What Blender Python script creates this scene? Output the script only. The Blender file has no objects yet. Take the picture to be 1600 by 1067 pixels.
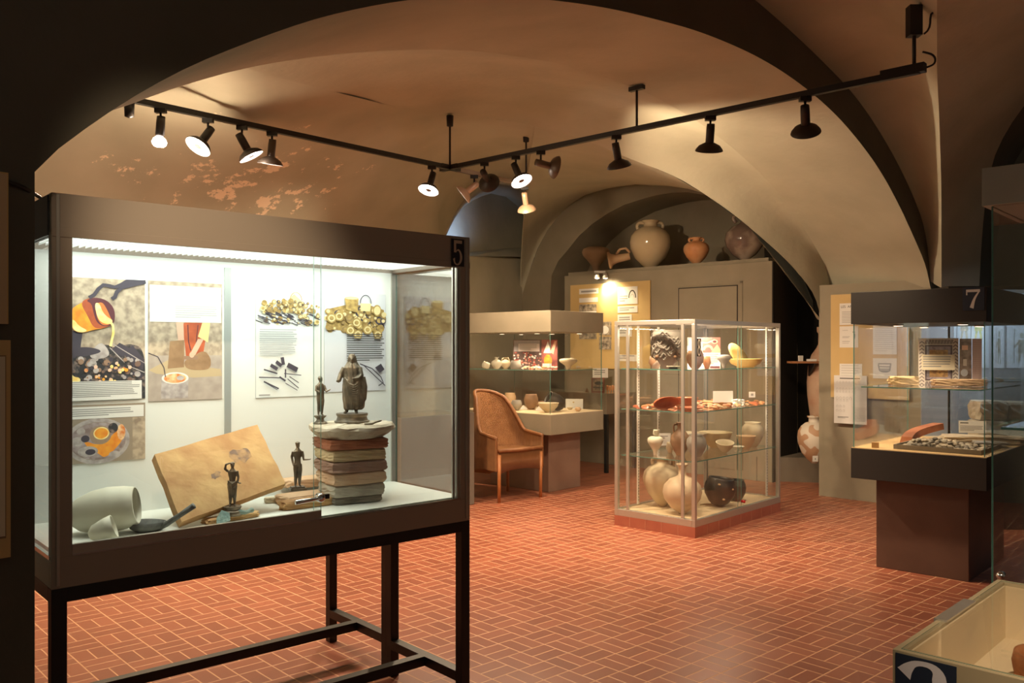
import bpy, math, random
from mathutils import Vector, Matrix
random.seed(7)
SC = bpy.context.scene
COL = SC.collection
# ------------------------------------------------------------------ camera, world, exposure
F, CX, HZ, EYE = 1340.0, 800.0, 545.0, 1.48
cam_d = bpy.data.cameras.new('camera'); cam = bpy.data.objects.new('camera', cam_d); COL.objects.link(cam)
cam.location = (0, 0, EYE); cam.rotation_euler = (math.pi/2, 0, 0)
cam_d.sensor_width = 36; cam_d.lens = F/1600*36; cam_d.shift_y = (HZ-533.5)/1600
cam_d.clip_start = 0.02; cam_d.clip_end = 60
SC.camera = cam
w = bpy.data.worlds.new('world'); SC.world = w; w.use_nodes = True
w.node_tree.nodes['Background'].inputs[0].default_value = (1.0, .80, .58, 1)
w.node_tree.nodes['Background'].inputs[1].default_value = 0.08
SC.view_settings.view_transform = 'Standard'; SC.view_settings.look = 'None'
SC.view_settings.gamma = 1; SC.view_settings.exposure = 0.0; SC.view_settings.use_curve_mapping = False
SC.cycles.transparent_max_bounces = 32
SC.cycles.max_bounces = 10
SC.cycles.sample_clamp_indirect = 4.0
WARM = (1.0, .75, .49)
def spot(name, loc, target, power, angle=70, blend=.6, color=WARM, size=.04, parent=None):
    d = bpy.data.lights.new(name, 'SPOT'); d.energy = power; d.color = color
    d.spot_size = math.radians(angle); d.spot_blend = blend; d.shadow_soft_size = size
    o = bpy.data.objects.new(name, d); COL.objects.link(o); o.location = loc
    v = Vector(target)-Vector(loc); o.rotation_euler = v.to_track_quat('-Z', 'Y').to_euler()
    if parent: o.parent = parent
    return o
def area(name, loc, target, power, sx, sy, color=(1, 1, 1), rot=None):
    d = bpy.data.lights.new(name, 'AREA'); d.energy = power; d.color = color; d.shape = 'RECTANGLE'; d.size = sx; d.size_y = sy
    o = bpy.data.objects.new(name, d); COL.objects.link(o); o.location = loc
    if rot is not None: o.rotation_euler = rot
    else:
        v = Vector(target)-Vector(loc); o.rotation_euler = v.to_track_quat('-Z', 'Y').to_euler()
    return o

# ------------------------------------------------------------------ geometry of the place (grid of the building turned by 42.5 deg)
def at(px, py, Y): return Vector(((px-CX)/F*Y, Y, EYE-(py-HZ)/F*Y))
def on(px, py, z):
    Y = (EYE-z)*F/(py-HZ); return Vector(((px-CX)/F*Y, Y, z))
A0 = math.radians(42.5)
U = Vector((math.sin(A0), math.cos(A0), 0)); V = Vector((-math.cos(A0), math.sin(A0), 0))
class Plane:                       # vertical plane through P along D
    def __init__(s, P, D): s.P = Vector(P); s.D = Vector(D).normalized()
    def Y(s, px):
        k = (px-CX)/F; t = (k*s.P.y-s.P.x)/(s.D.x-k*s.D.y); return s.P.y+t*s.D.y
    def hit(s, px, py): return at(px, py, s.Y(px))
    def off(s, n, d): return Plane(s.P+Vector(n)*d, s.D)

# ------------------------------------------------------------------ materials
MATS = {}
def mat(name, col, rough=.6, metal=0, col2=None, scale=8, detail=4, bump=0, bscale=None, lo=.35, hi=.65, emit=None, estr=1, coat=0, spec=None):
    if name in MATS: return MATS[name]
    m = bpy.data.materials.new(name); m.use_nodes = True; nt = m.node_tree; b = nt.nodes['Principled BSDF']
    b.inputs['Base Color'].default_value = (*col, 1); b.inputs['Roughness'].default_value = rough; b.inputs['Metallic'].default_value = metal
    if spec is not None: b.inputs['Specular IOR Level'].default_value = spec
    if coat: b.inputs['Coat Weight'].default_value = coat; b.inputs['Coat Roughness'].default_value = .08
    if col2 or bump: tc = nt.nodes.new('ShaderNodeTexCoord')
    if col2:
        n = nt.nodes.new('ShaderNodeTexNoise'); n.inputs['Scale'].default_value = scale; n.inputs['Detail'].default_value = detail
        r = nt.nodes.new('ShaderNodeValToRGB'); r.color_ramp.elements[0].position = lo; r.color_ramp.elements[1].position = hi
        r.color_ramp.elements[0].color = (*col, 1); r.color_ramp.elements[1].color = (*col2, 1)
        nt.links.new(tc.outputs['Object'], n.inputs['Vector']); nt.links.new(n.outputs['Fac'], r.inputs[0]); nt.links.new(r.outputs[0], b.inputs['Base Color'])
    if bump:
        n2 = nt.nodes.new('ShaderNodeTexNoise'); n2.inputs['Scale'].default_value = bscale or scale*3; n2.inputs['Detail'].default_value = 6
        bp = nt.nodes.new('ShaderNodeBump'); bp.inputs['Strength'].default_value = bump; bp.inputs['Distance'].default_value = .01
        nt.links.new(tc.outputs['Object'], n2.inputs['Vector']); nt.links.new(n2.outputs['Fac'], bp.inputs['Height']); nt.links.new(bp.outputs[0], b.inputs['Normal'])
    if emit: b.inputs['Emission Color'].default_value = (*emit, 1); b.inputs['Emission Strength'].default_value = estr
    MATS[name] = m; return m
def glass_mat(name, tint=(.93, .97, .95), ior=1.5):
    m = bpy.data.materials.new(name); m.use_nodes = True; nt = m.node_tree; nt.nodes.clear()
    o = nt.nodes.new('ShaderNodeOutputMaterial'); t = nt.nodes.new('ShaderNodeBsdfTransparent'); g = nt.nodes.new('ShaderNodeBsdfGlossy')
    mx = nt.nodes.new('ShaderNodeMixShader'); 
    ge = nt.nodes.new('ShaderNodeNewGeometry'); dt = nt.nodes.new('ShaderNodeVectorMath'); dt.operation = 'DOT_PRODUCT'
    nt.links.new(ge.outputs['Incoming'], dt.inputs[0]); nt.links.new(ge.outputs['Normal'], dt.inputs[1])
    def M(op, a, b=0.0):
        n = nt.nodes.new('ShaderNodeMath'); n.operation = op
        for i, v in enumerate((a, b)):
            if isinstance(v, (int, float)): n.inputs[i].default_value = v
            else: nt.links.new(v, n.inputs[i])
        return n
    r0 = ((ior-1)/(ior+1))**2                      # Schlick reflectance, the same from both sides of the thin pane
    f = M('ADD', M('MULTIPLY', M('POWER', M('SUBTRACT', 1.0, M('ABSOLUTE', dt.outputs['Value']).outputs[0]).outputs[0], 5.0).outputs[0], 1-r0).outputs[0], r0)
    t.inputs[0].default_value = (*tint, 1); g.inputs['Roughness'].default_value = 0; g.inputs[0].default_value = (1, 1, 1, 1)
    nt.links.new(f.outputs[0], mx.inputs[0]); nt.links.new(t.outputs[0], mx.inputs[1]); nt.links.new(g.outputs[0], mx.inputs[2]); nt.links.new(mx.outputs[0], o.inputs[0])
    MATS[name] = m; return m
SGLASS = glass_mat('reflective_side_glass', (.97, .98, .97), 1.9); CGLASS = glass_mat('clear_glass', (.985, .992, .988), 1.18); GLASS = glass_mat('glass', (.985, .992, .988)); GEDGE = mat('glass_edge', (.10, .24, .20), .2)
def floor_mat():
    m = bpy.data.materials.new('terracotta_tiles'); m.use_nodes = True; nt = m.node_tree; L = nt.links.new
    b = nt.nodes['Principled BSDF']
    def M(op, a, c=None, d=None):
        n = nt.nodes.new('ShaderNodeMath'); n.operation = op
        for i, v in enumerate((a, c, d)):
            if v is None: continue
            if isinstance(v, (int, float)): n.inputs[i].default_value = v
            else: L(v, n.inputs[i])
        return n.outputs[0]
    tc = nt.nodes.new('ShaderNodeTexCoord'); t = math.radians(47.5); q = 6.1314
    def dot(v, off):
        d = nt.nodes.new('ShaderNodeVectorMath'); d.operation = 'DOT_PRODUCT'; L(tc.outputs['Object'], d.inputs[0]); d.inputs[1].default_value = v; return M('ADD', d.outputs['Value'], off)
    x = dot((q*math.sin(t), q*math.cos(t), 0), 400-17.5227); y = dot((q*math.cos(t), -q*math.sin(t), 0), 400+18.7477)
    fx, fy = M('FRACT', x), M('FRACT', y); ix, iy = M('FLOOR', x), M('FLOOR', y)
    par = M('MODULO', M('ADD', ix, iy), 2.0); par = M('GREATER_THAN', par, .5)
    ex = M('MINIMUM', fx, M('SUBTRACT', 1.0, fx)); ey = M('MINIMUM', fy, M('SUBTRACT', 1.0, fy))
    mx_ = M('ABSOLUTE', M('SUBTRACT', fx, .5)); my_ = M('ABSOLUTE', M('SUBTRACT', fy, .5))
    mid = M('ADD', M('MULTIPLY', mx_, par), M('MULTIPLY', my_, M('SUBTRACT', 1.0, par)))
    d = M('MINIMUM', M('MINIMUM', ex, ey), mid)
    grout = nt.nodes.new('ShaderNodeMapRange'); L(d, grout.inputs[0]); grout.inputs[1].default_value = .012; grout.inputs[2].default_value = .026
    grout.inputs[3].default_value = 1; grout.inputs[4].default_value = 0
    half = M('ADD', M('MULTIPLY', M('GREATER_THAN', fx, .5), par), M('MULTIPLY', M('GREATER_THAN', fy, .5), M('SUBTRACT', 1.0, par)))
    cv = nt.nodes.new('ShaderNodeCombineXYZ'); L(ix, cv.inputs[0]); L(iy, cv.inputs[1]); L(half, cv.inputs[2])
    wn = nt.nodes.new('ShaderNodeTexWhiteNoise'); L(cv.outputs[0], wn.inputs[0])
    ns = nt.nodes.new('ShaderNodeTexNoise'); ns.inputs['Scale'].default_value = 1.3; ns.inputs['Detail'].default_value = 5; L(tc.outputs['Object'], ns.inputs[0])
    fac = M('ADD', M('MULTIPLY', wn.outputs[0], .55), M('MULTIPLY', ns.outputs[0], .45))
    r = nt.nodes.new('ShaderNodeValToRGB'); r.color_ramp.elements[0].color = (.245, .072, .040, 1); r.color_ramp.elements[1].color = (.335, .106, .058, 1)
    r.color_ramp.elements[0].position = .2; r.color_ramp.elements[1].position = .8; L(fac, r.inputs[0])
    mix = nt.nodes.new('ShaderNodeMix'); mix.data_type = 'RGBA'; L(grout.outputs[0], mix.inputs[0]); L(r.outputs[0], mix.inputs[6]); mix.inputs[7].default_value = (.62, .34, .19, 1)
    L(mix.outputs[2], b.inputs['Base Color'])
    rr = M('ADD', M('MULTIPLY', grout.outputs[0], .35), M('ADD', .27, M('MULTIPLY', ns.outputs[0], .16))); L(rr, b.inputs['Roughness'])
    bp = nt.nodes.new('ShaderNodeBump'); bp.inputs['Strength'].default_value = .25; bp.inputs['Distance'].default_value = .003; bp.invert = True
    L(grout.outputs[0], bp.inputs['Height']); L(bp.outputs[0], b.inputs['Normal'])
    return m
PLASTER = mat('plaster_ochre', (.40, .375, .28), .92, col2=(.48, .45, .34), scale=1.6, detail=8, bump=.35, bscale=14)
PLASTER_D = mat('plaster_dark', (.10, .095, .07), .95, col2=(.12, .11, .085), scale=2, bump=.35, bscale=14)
PAINT = mat('olive_paint', (.27, .235, .165), .7, col2=(.31, .265, .19), scale=3, bump=.08, bscale=60)
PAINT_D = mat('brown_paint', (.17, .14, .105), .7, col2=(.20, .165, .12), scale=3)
def peel_mat(center):
    m = bpy.data.materials.new('plaster_peeling'); m.use_nodes = True; nt = m.node_tree; L = nt.links.new; b = nt.nodes['Principled BSDF']; b.inputs['Roughness'].default_value = .92
    tc = nt.nodes.new('ShaderNodeTexCoord')
    n = nt.nodes.new('ShaderNodeTexNoise'); n.inputs['Scale'].default_value = 1.6; n.inputs['Detail'].default_value = 8; L(tc.outputs['Object'], n.inputs[0])
    r = nt.nodes.new('ShaderNodeValToRGB'); r.color_ramp.elements[0].color = (.40, .375, .28, 1); r.color_ramp.elements[1].color = (.48, .45, .34, 1)
    r.color_ramp.elements[0].position = .35; r.color_ramp.elements[1].position = .65; L(n.outputs[0], r.inputs[0])
    p = nt.nodes.new('ShaderNodeTexNoise'); p.inputs['Scale'].default_value = 4.2; p.inputs['Detail'].default_value = 9; p.inputs['Roughness'].default_value = .68; L(tc.outputs['Object'], p.inputs[0])
    sub = nt.nodes.new('ShaderNodeVectorMath'); sub.operation = 'SUBTRACT'; L(tc.outputs['Object'], sub.inputs[0]); sub.inputs[1].default_value = center
    mul = nt.nodes.new('ShaderNodeVectorMath'); mul.operation = 'MULTIPLY'; L(sub.outputs[0], mul.inputs[0]); mul.inputs[1].default_value = (.46, .46, 1.6)
    le = nt.nodes.new('ShaderNodeVectorMath'); le.operation = 'LENGTH'; L(mul.outputs[0], le.inputs[0])
    mr = nt.nodes.new('ShaderNodeMapRange'); L(le.outputs['Value'], mr.inputs[0]); mr.inputs[1].default_value = .15; mr.inputs[2].default_value = 1.1; mr.inputs[3].default_value = .09; mr.inputs[4].default_value = -.16
    ad = nt.nodes.new('ShaderNodeMath'); ad.operation = 'ADD'; L(p.outputs[0], ad.inputs[0]); L(mr.outputs[0], ad.inputs[1])
    r2 = nt.nodes.new('ShaderNodeValToRGB'); r2.color_ramp.elements[0].position = .60; r2.color_ramp.elements[1].position = .63; L(ad.outputs[0], r2.inputs[0])
    mx = nt.nodes.new('ShaderNodeMix'); mx.data_type = 'RGBA'; L(r2.outputs[0], mx.inputs[0]); L(r.outputs[0], mx.inputs[6]); mx.inputs[7].default_value = (.86, .72, .54, 1); L(mx.outputs[2], b.inputs['Base Color'])
    return m
ALU = mat('brushed_aluminium', (.52, .49, .44), .38, .75, bump=.02, bscale=200)
CHROME = mat('chrome', (.8, .8, .8), .12, 1)
TAUPE = mat('taupe_metal', (.37, .31, .25), .5, .15)
BLACKM = mat('black_metal', (.012, .012, .012), .45)
BLACK = mat('black_plastic', (.015, .014, .013), .4)
DARK7 = mat('anthracite_panel', (.016, .013, .011), .6)
BROWNP = mat('brown_plinth', (.095, .050, .036), .42, col2=(.125, .066, .047), scale=4)
WHITEP = mat('white_panel', (.80, .82, .79), .7)
PAPER = mat('white_paper', (.80, .78, .74), .8)
INK = mat('ink', (.06, .055, .05), .8); GREYINK = mat('grey_ink', (.33, .32, .31), .8)
BOARD = mat('tan_board', (.60, .415, .17), .65, col2=(.64, .45, .19), scale=5)
CREAMF = mat('cream_cloth', (.72, .60, .42), .8)
NAVY = mat('navy_sign', (.012, .02, .04), .5); SIGNW = mat('sign_white', (.62, .60, .57), .6); SIGNTAN = mat('sign_tan', (.55, .44, .33), .6)
BRONZE = mat('dark_bronze', (.10, .082, .060), .36, .5, col2=(.24, .18, .12), scale=22, bump=.15, bscale=80)
C_CREAM = mat('cream_clay', (.64, .55, .38), .6, col2=(.50, .40, .26), scale=6, lo=.3, hi=.8, bump=.08)
C_WHITE = mat('pale_clay', (.70, .66, .52), .6, col2=(.58, .53, .40), scale=9, lo=.4, hi=.8, bump=.05)
C_TAN = mat('tan_clay', (.52, .33, .18), .55, col2=(.62, .43, .26), scale=5, bump=.08)
C_ORANGE = mat('orange_clay', (.58, .25, .10), .55, col2=(.66, .36, .18), scale=6, bump=.06)
C_RED = mat('red_slip', (.42, .10, .045), .28, col2=(.55, .18, .08), scale=9)
C_GREY = mat('grey_clay', (.24, .22, .19), .6, col2=(.33, .30, .26), scale=7, bump=.1)
C_BLACK = mat('black_clay', (.035, .03, .027), .42, col2=(.07, .055, .045), scale=9, bump=.1)
C_BROWN = mat('brown_clay', (.24, .14, .08), .5, col2=(.36, .22, .13), scale=7, bump=.08)
C_YEL = mat('yellow_glaze', (.68, .50, .17), .35, col2=(.62, .42, .14), scale=6)
C_PATCH = mat('patched_clay', (.50, .30, .18), .55, col2=(.70, .62, .52), scale=8, detail=1, lo=.49, hi=.51, bump=.1)
C_GLOSS = mat('mottled_glossy_clay', (.17, .12, .10), .12, col2=(.42, .34, .27), scale=3.4, detail=5, lo=.42, hi=.58)
C_AMPH = mat('glossy_beige_clay', (.56, .44, .27), .15, col2=(.61, .49, .32), scale=4)
STONE = mat('limestone', (.60, .52, .40), .9, col2=(.44, .35, .25), scale=11, bump=.7, bscale=26)

# ------------------------------------------------------------------ mesh builder
class MB:
    def __init__(s): s.v = []; s.f = []; s.mi = []; s.m = []; s.sm = []
    def _m(s, m):
        if m not in s.m: s.m.append(m)
        return s.m.index(m)
    def add(s, vs, fs, m, smooth=False):
        b = len(s.v); s.v += [tuple(v) for v in vs]; k = s._m(m)
        for f in fs: s.f.append(tuple(b+i for i in f)); s.mi.append(k); s.sm.append(smooth)
    def box(s, c, d, m, M=None, rz=0):
        x, y, z = (q/2 for q in d); vs = [Vector((i*x, j*y, k*z)) for i in (-1, 1) for j in (-1, 1) for k in (-1, 1)]
        R = M if M else Matrix.Rotation(rz, 3, 'Z'); c = Vector(c)
        s.add([R@v+c for v in vs], [(0, 1, 3, 2), (4, 6, 7, 5), (0, 4, 5, 1), (2, 3, 7, 6), (0, 2, 6, 4), (1, 5, 7, 3)], m)
    def bx(s, x0, x1, y0, y1, z0, z1, m): s.box(((x0+x1)/2, (y0+y1)/2, (z0+z1)/2), (x1-x0, y1-y0, z1-z0), m)
    def lathe(s, prof, m, M=Matrix.Identity(4), n=28, cap=False, sq=(1, 1), wob=0, cap0=True):
        vs = []; fs = []
        for r, z in prof:
            for i in range(n):
                a = 2*math.pi*i/n; q = r*(1+wob*math.sin(3*a+z*20)); vs.append(M@Vector((q*math.cos(a)*sq[0], q*math.sin(a)*sq[1], z)))
        for k in range(len(prof)-1):
            for i in range(n):
                j = (i+1) % n; fs.append((k*n+i, k*n+j, (k+1)*n+j, (k+1)*n+i))
        if cap0 and prof[0][0] > 1e-4: fs.append(tuple(range(n))[::-1])
        if cap and prof[-1][0] > 1e-4: fs.append(tuple((len(prof)-1)*n+i for i in range(n)))
        s.add(vs, fs, m, True)
    def tube(s, pts, r, m, n=10, caps=True, closed=False):
        pts = [Vector(p) for p in pts]; rs = r if isinstance(r, (list, tuple)) else [r]*len(pts); vs = []; fs = []; N = len(pts)
        up = Vector((0, 0, 1)); pd = None
        for i, p in enumerate(pts):
            t = (pts[(i+1) % N]-pts[i-1]) if closed else (pts[min(i+1, N-1)]-pts[max(i-1, 0)])
            if t.length < 1e-9: t = Vector((0, 0, 1))
            t.normalize()
            a = up.cross(t) if pd is None else pd-t*pd.dot(t)
            if a.length < 1e-3: a = Vector((1, 0, 0)).cross(t)
            a.normalize(); pd = a; b = t.cross(a)
            for k in range(n):
                q = 2*math.pi*k/n; vs.append(p+(a*math.cos(q)+b*math.sin(q))*rs[i])
        for i in range(N if closed else N-1):
            for k in range(n):
                j = (k+1) % n; i2 = (i+1) % N; fs.append((i*n+k, i*n+j, i2*n+j, i2*n+k))
        if caps and not closed: fs.append(tuple(range(n))[::-1]); fs.append(tuple((N-1)*n+k for k in range(n)))
        s.add(vs, fs, m, True)
    def prism(s, poly, h, m, M=Matrix.Identity(4)):   # polygon in local xy extruded in z
        n = len(poly); vs = [M@Vector((x, y, 0)) for x, y in poly]+[M@Vector((x, y, h)) for x, y in poly]
        fs = [tuple(range(n))[::-1], tuple(range(n, 2*n))]+[(i, (i+1) % n, n+(i+1) % n, n+i) for i in range(n)]
        s.add(vs, fs, m)
    def ball(s, c, r, m, n=14, M=None):
        c = Vector(c); r = r if isinstance(r, (tuple, list)) else (r, r, r); vs = []; fs = []; K = n//2
        for k in range(K+1):
            ph = math.pi*k/K
            for i in range(n):
                a = 2*math.pi*i/n; v = Vector((r[0]*math.sin(ph)*math.cos(a), r[1]*math.sin(ph)*math.sin(a), r[2]*math.cos(ph)))
                vs.append((M@v if M else v)+c)
        for k in range(K):
            for i in range(n):
                j = (i+1) % n; fs.append((k*n+i, (k+1)*n+i, (k+1)*n+j, k*n+j))
        s.add(vs, fs, m, True)
    def build(s, name, parent=None, loc=None, rz=0, bevel=0, solid=0):
        me = bpy.data.meshes.new(name); me.from_pydata(s.v, [], s.f)
        for m in s.m: me.materials.append(m)
        me.polygons.foreach_set('material_index', s.mi); me.polygons.foreach_set('use_smooth', s.sm); me.update()
        o = bpy.data.objects.new(name, me); COL.objects.link(o)
        if parent: o.parent = parent
        if loc is not None: o.location = loc
        if rz: o.rotation_euler = (0, 0, rz)
        if bevel:
            b = o.modifiers.new('bevel', 'BEVEL'); b.width = bevel; b.segments = 2; b.limit_method = 'ANGLE'; b.angle_limit = .7
        if solid: q = o.modifiers.new('solid', 'SOLIDIFY'); q.thickness = solid
        return o
def tag(o, label, cat, group=None):
    o['label'] = label; o['category'] = cat
    if group: o['group'] = group
    return o
def thing(name, label, cat, loc=(0, 0, 0), rz=0, group=None):
    o = bpy.data.objects.new(name, None); COL.objects.link(o); o.location = loc; o.rotation_euler = (0, 0, rz); o.empty_display_size = .1
    return tag(o, label, cat, group)
def struct(mb, name, **k):
    o = mb.build(name, **k); o['kind'] = 'structure'; return o
def plabel(o, t): o['label'] = t; return o

# ------------------------------------------------------------------ the vaulted rooms
P1 = Plane((-1.28, 2.3, 0), (5.14, 5.6, 0))                       # near face of the big arch
P2 = P1.off(V, 1.05)                                              # its far edge
PW = Plane((3.4, 9.6, 0), V)                                      # far wall with the niche
def res(pts, n):
    L = [0]
    for a, b in zip(pts, pts[1:]): L.append(L[-1]+(b-a).length)
    out = []; k = 0
    for i in range(n):
        d = L[-1]*i/(n-1)
        while k < len(L)-2 and L[k+1] < d: k += 1
        t = (d-L[k])/max(L[k+1]-L[k], 1e-9); out.append(pts[k].lerp(pts[k+1], min(max(t, 0), 1)))
    return out
def smooth(pts, it=2):
    for _ in range(it):
        q = [pts[0]]
        for a, b in zip(pts, pts[1:]): q += [a.lerp(b, .25), a.lerp(b, .75)]
        pts = q+[pts[-1]]
    return pts
def loft(mb, rows, m):
    n = len(rows[0]); vs = [p for r in rows for p in r]
    mb.add(vs, [(k*n+i, k*n+i+1, (k+1)*n+i+1, (k+1)*n+i) for k in range(len(rows)-1) for i in range(n-1)], m, True)
NA = 90
c1 = [(55, 268), (62, 258), (80, 242), (100, 225), (135, 200), (190, 162), (250, 127), (310, 97), (380, 69), (450, 43), (515, 23), (600, 5), (680, -5), (770, -8), (865, 0), (950, 12), (1025, 30), (1090, 48), (1150, 72), (1200, 97), (1250, 130), (1300, 172), (1340, 217), (1375, 265), (1405, 320), (1430, 375), (1447, 415), (1454, 450)]
C1 = res(smooth([P1.hit(*p) for p in c1]), NA)
c2 = [(-112, 300), (-60, 262), (0, 232), (60, 210), (120, 190), (200, 165), (250, 145), (320, 123), (380, 107), (450, 94), (550, 82), (650, 77), (740, 79), (800, 87), (870, 98), (925, 114), (1000, 140), (1050, 165), (1100, 196), (1150, 235), (1200, 282), (1240, 330), (1275, 387), (1290, 415), (1297, 445)]
C2 = res(smooth([P2.hit(*p) for p in c2]), NA)
c3 = [(-260, -150, 4.6), (-100, -80, 4.7), (150, 20, 4.8), (300, 78, 4.95), (380, 106, 5.1), (475, 132, 5.6), (550, 150, 6.4), (625, 169, 7.0), (700, 180, 7.5), (795, 187, 7.7), (859, 203, 7.8), (925, 222, 7.85), (975, 245, 7.9), (1050, 272, 8.0), (1100, 302, 8.1), (1150, 337, 8.2), (1200, 380, 8.35), (1230, 407, 8.45), (1260, 442, 8.55), (1275, 465, 8.62), (1283, 500, 8.66)]
C3raw = smooth([at(*p) for p in c3]); C3 = res(C3raw, NA)
def c3at(px):
    def X(p): return CX+p.x/p.y*F
    for a, b in zip(C3raw, C3raw[1:]):
        if X(a) <= px <= X(b)+1e-6:
            t = (px-X(a))/max(X(b)-X(a), 1e-6); return a.lerp(b, t)
    return C3raw[-1] if px > X(C3raw[-1]) else C3raw[0]
ceil_far = MB()
def ell(a, b, s):   # a low, b high
    h = 1-math.cos(s*math.pi/2); z = math.sin(s*math.pi/2)
    return Vector((a.x+(b.x-a.x)*h, a.y+(b.y-a.y)*h, a.z+(b.z-a.z)*z))
arch = MB(); loft(arch, [[a.lerp(b, k/4) for a, b in zip(C1, C2)] for k in range(5)], PLASTER)
struct(arch, 'trim_1')                                            # soffit of the big arch
wB = MB()
rowsB = []
for k in range(9):
    s = k/8; rowsB.append([a.lerp(b, s)+Vector((0, 0, .10*math.sin(s*math.pi))) for a, b in zip(C2, C3)])
loft(wB, rowsB, PLASTER); 
# far vault, from its groin down to the left wall and to the niche wall
cl = [(-260, 420, 5.6, -260), (60, 400, 6.5, 60), (250, 410, 7.3, 230), (400, 425, 8.2, 380), (560, 430, 9.2, 520), (640, 425, 9.8, 600), (686, 395, 10.1, 650), (691, 375, 10.2, 665), (697, 362, 10.3, 680), (706, 342, 10.4, 695), (715, 325, 10.5, 708), (730, 305, 10.6, 725), (745, 295, 10.8, 742), (760, 288, 11.0, 758), (775, 284, 11.3, 772), (800, 290, 11.7, 790), (822, 308, 12.0, 806), (835, 332, 12.2, 815), (837, 358, 12.3, 822), (829, 398, 12.45, 828), (820, 432, 12.55, 833), (812, 475, 12.6, 836)]
arc1 = [(822, 440, 838), (830, 415, 850), (840, 388, 860), (855, 360, 872), (872, 338, 885), (890, 320, 897), (915, 300, 912), (950, 284, 930), (1000, 270, 950), (1025, 265, 975), (1060, 266, 990), (1100, 275, 1015), (1150, 300, 1050), (1200, 345, 1100), (1240, 400, 1170), (1270, 470, 1283)]
CL = [(at(a, b, y), c3at(x)) for a, b, y, x in cl]+[(PW.hit(a, b), c3at(x)) for a, b, x in arc1]
dense = []
for (a, b), (c, d) in zip(CL, CL[1:]):
    for k in range(4): dense.append((a.lerp(c, k/4), b.lerp(d, k/4)))
dense.append(CL[-1])
vC = MB(); loft(vC, [[ell(a, b, s/14) for a, b in dense] for s in range(15)], peel_mat(at(370, 285, 7.4)))
vC.v += wB.v and []; b0 = len(vC.v); k0 = vC._m(PLASTER); vC.v += wB.v
for f in wB.f: vC.f.append(tuple(i+b0 for i in f)); vC.mi.append(k0); vC.sm.append(True)
struct(vC, 'ceiling')
# left wall, stepping back at the window lunette
lw = MB(); top = [at(-260, 420, 5.6), at(60, 400, 6.5), at(250, 410, 7.3), at(400, 425, 8.2), at(560, 430, 9.2), at(640, 425, 9.8), at(686, 398, 10.1), at(735, 400, 11.0), at(790, 402, 12.1), at(818, 404, 12.6), at(818, 475, 12.62)]
loft(lw, [top, [Vector((p.x, p.y, 0)) for p in top]], PLASTER)
struct(lw, 'wall_left')
lun = MB(); n_ = Vector((-.1, .95, 0))
E1 = [at(a, b, y) for a, b, y, x in cl[5:]]
E2 = [p+n_*.9 for p in E1]
loft(lun, [E1, E2], PLASTER)
lo = [Vector((p.x, p.y, 2.3)) for p in E2]; loft(lun, [E2, lo], PLASTER)
lun.add([at(620, 400, 10), at(735, 400, 11.0), at(842, 402, 12.9), at(850, 380, 14), at(600, 380, 12.5)], [(0, 1, 2, 3, 4)], PLASTER)
struct(lun, 'window_1')
# niche wall
arc2 = [(858, 560), (859, 480), (862, 430), (872, 408), (885, 393), (905, 368), (925, 350), (950, 333), (975, 320), (1000, 312), (1025, 305), (1050, 301), (1075, 300), (1110, 306), (1150, 325), (1185, 355), (1212, 400), (1220, 450), (1222, 560)]
outer = [(811, 560), (811, 482), (817, 455), (824, 432), (833, 408), (850, 366), (872, 338), (900, 310), (940, 287), (975, 276), (1010, 267), (1040, 264), (1080, 268), (1120, 284), (1160, 307), (1195, 345), (1222, 395), (1228, 450), (1230, 560)]
NW = [PW.hit(*p) for p in arc2]; OW = [PW.hit(*p) for p in outer]
back = PLB = [p+U*.75 for p in NW]
nw = MB()
for L_ in (NW, OW, back): L_.insert(0, Vector((L_[0].x, L_[0].y, 0))); L_.append(Vector((L_[-1].x, L_[-1].y, 0)))
loft(nw, [OW, NW], PAINT); loft(nw, [NW, back], PAINT)
cen = sum((p for p in back), Vector())/len(back)
nw.add(back, [tuple(range(len(back)))], PAINT)
struct(nw, 'wall_far')
# piers and near vault
zt = 3.6
pr = MB()                       # right pier: reveal face carries the boards
R1 = P1.hit(1454, 450); R2 = P2.hit(1297, 445); R2 = Vector((3.1, 8.66, 0)); R1 = Vector((3.86, 7.9, 0))
PR = Plane(R1, R2-R1)
q = [R1, R2, R2+U*1.2, R1+U*1.2]
for a, b, zz in ((R2, R1, 2.12), (R2+U*1.2, R2, 2.0), (R1, R1+U*1.2, 2.1)):
    pr.add([(a.x, a.y, 0), (b.x, b.y, 0), (b.x, b.y, zz), (a.x, a.y, zz)], [(0, 1, 2, 3)], PAINT)
pr.add([R1+Vector((0, 0, 2.12)), R2+Vector((0, 0, 2.12)), R2+U*1.2+Vector((0, 0, 2.12)), R1+U*1.2+Vector((0, 0, 2.12))], [(0, 1, 2, 3)], PAINT)
struct(pr, 'wall_right')
pl = MB(); L1 = P1.P; 
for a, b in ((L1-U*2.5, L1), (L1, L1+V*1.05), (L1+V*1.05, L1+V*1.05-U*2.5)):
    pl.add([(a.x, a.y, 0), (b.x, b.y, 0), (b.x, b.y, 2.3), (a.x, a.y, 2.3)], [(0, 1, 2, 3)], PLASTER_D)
struct(pl, 'wall_near')
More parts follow.
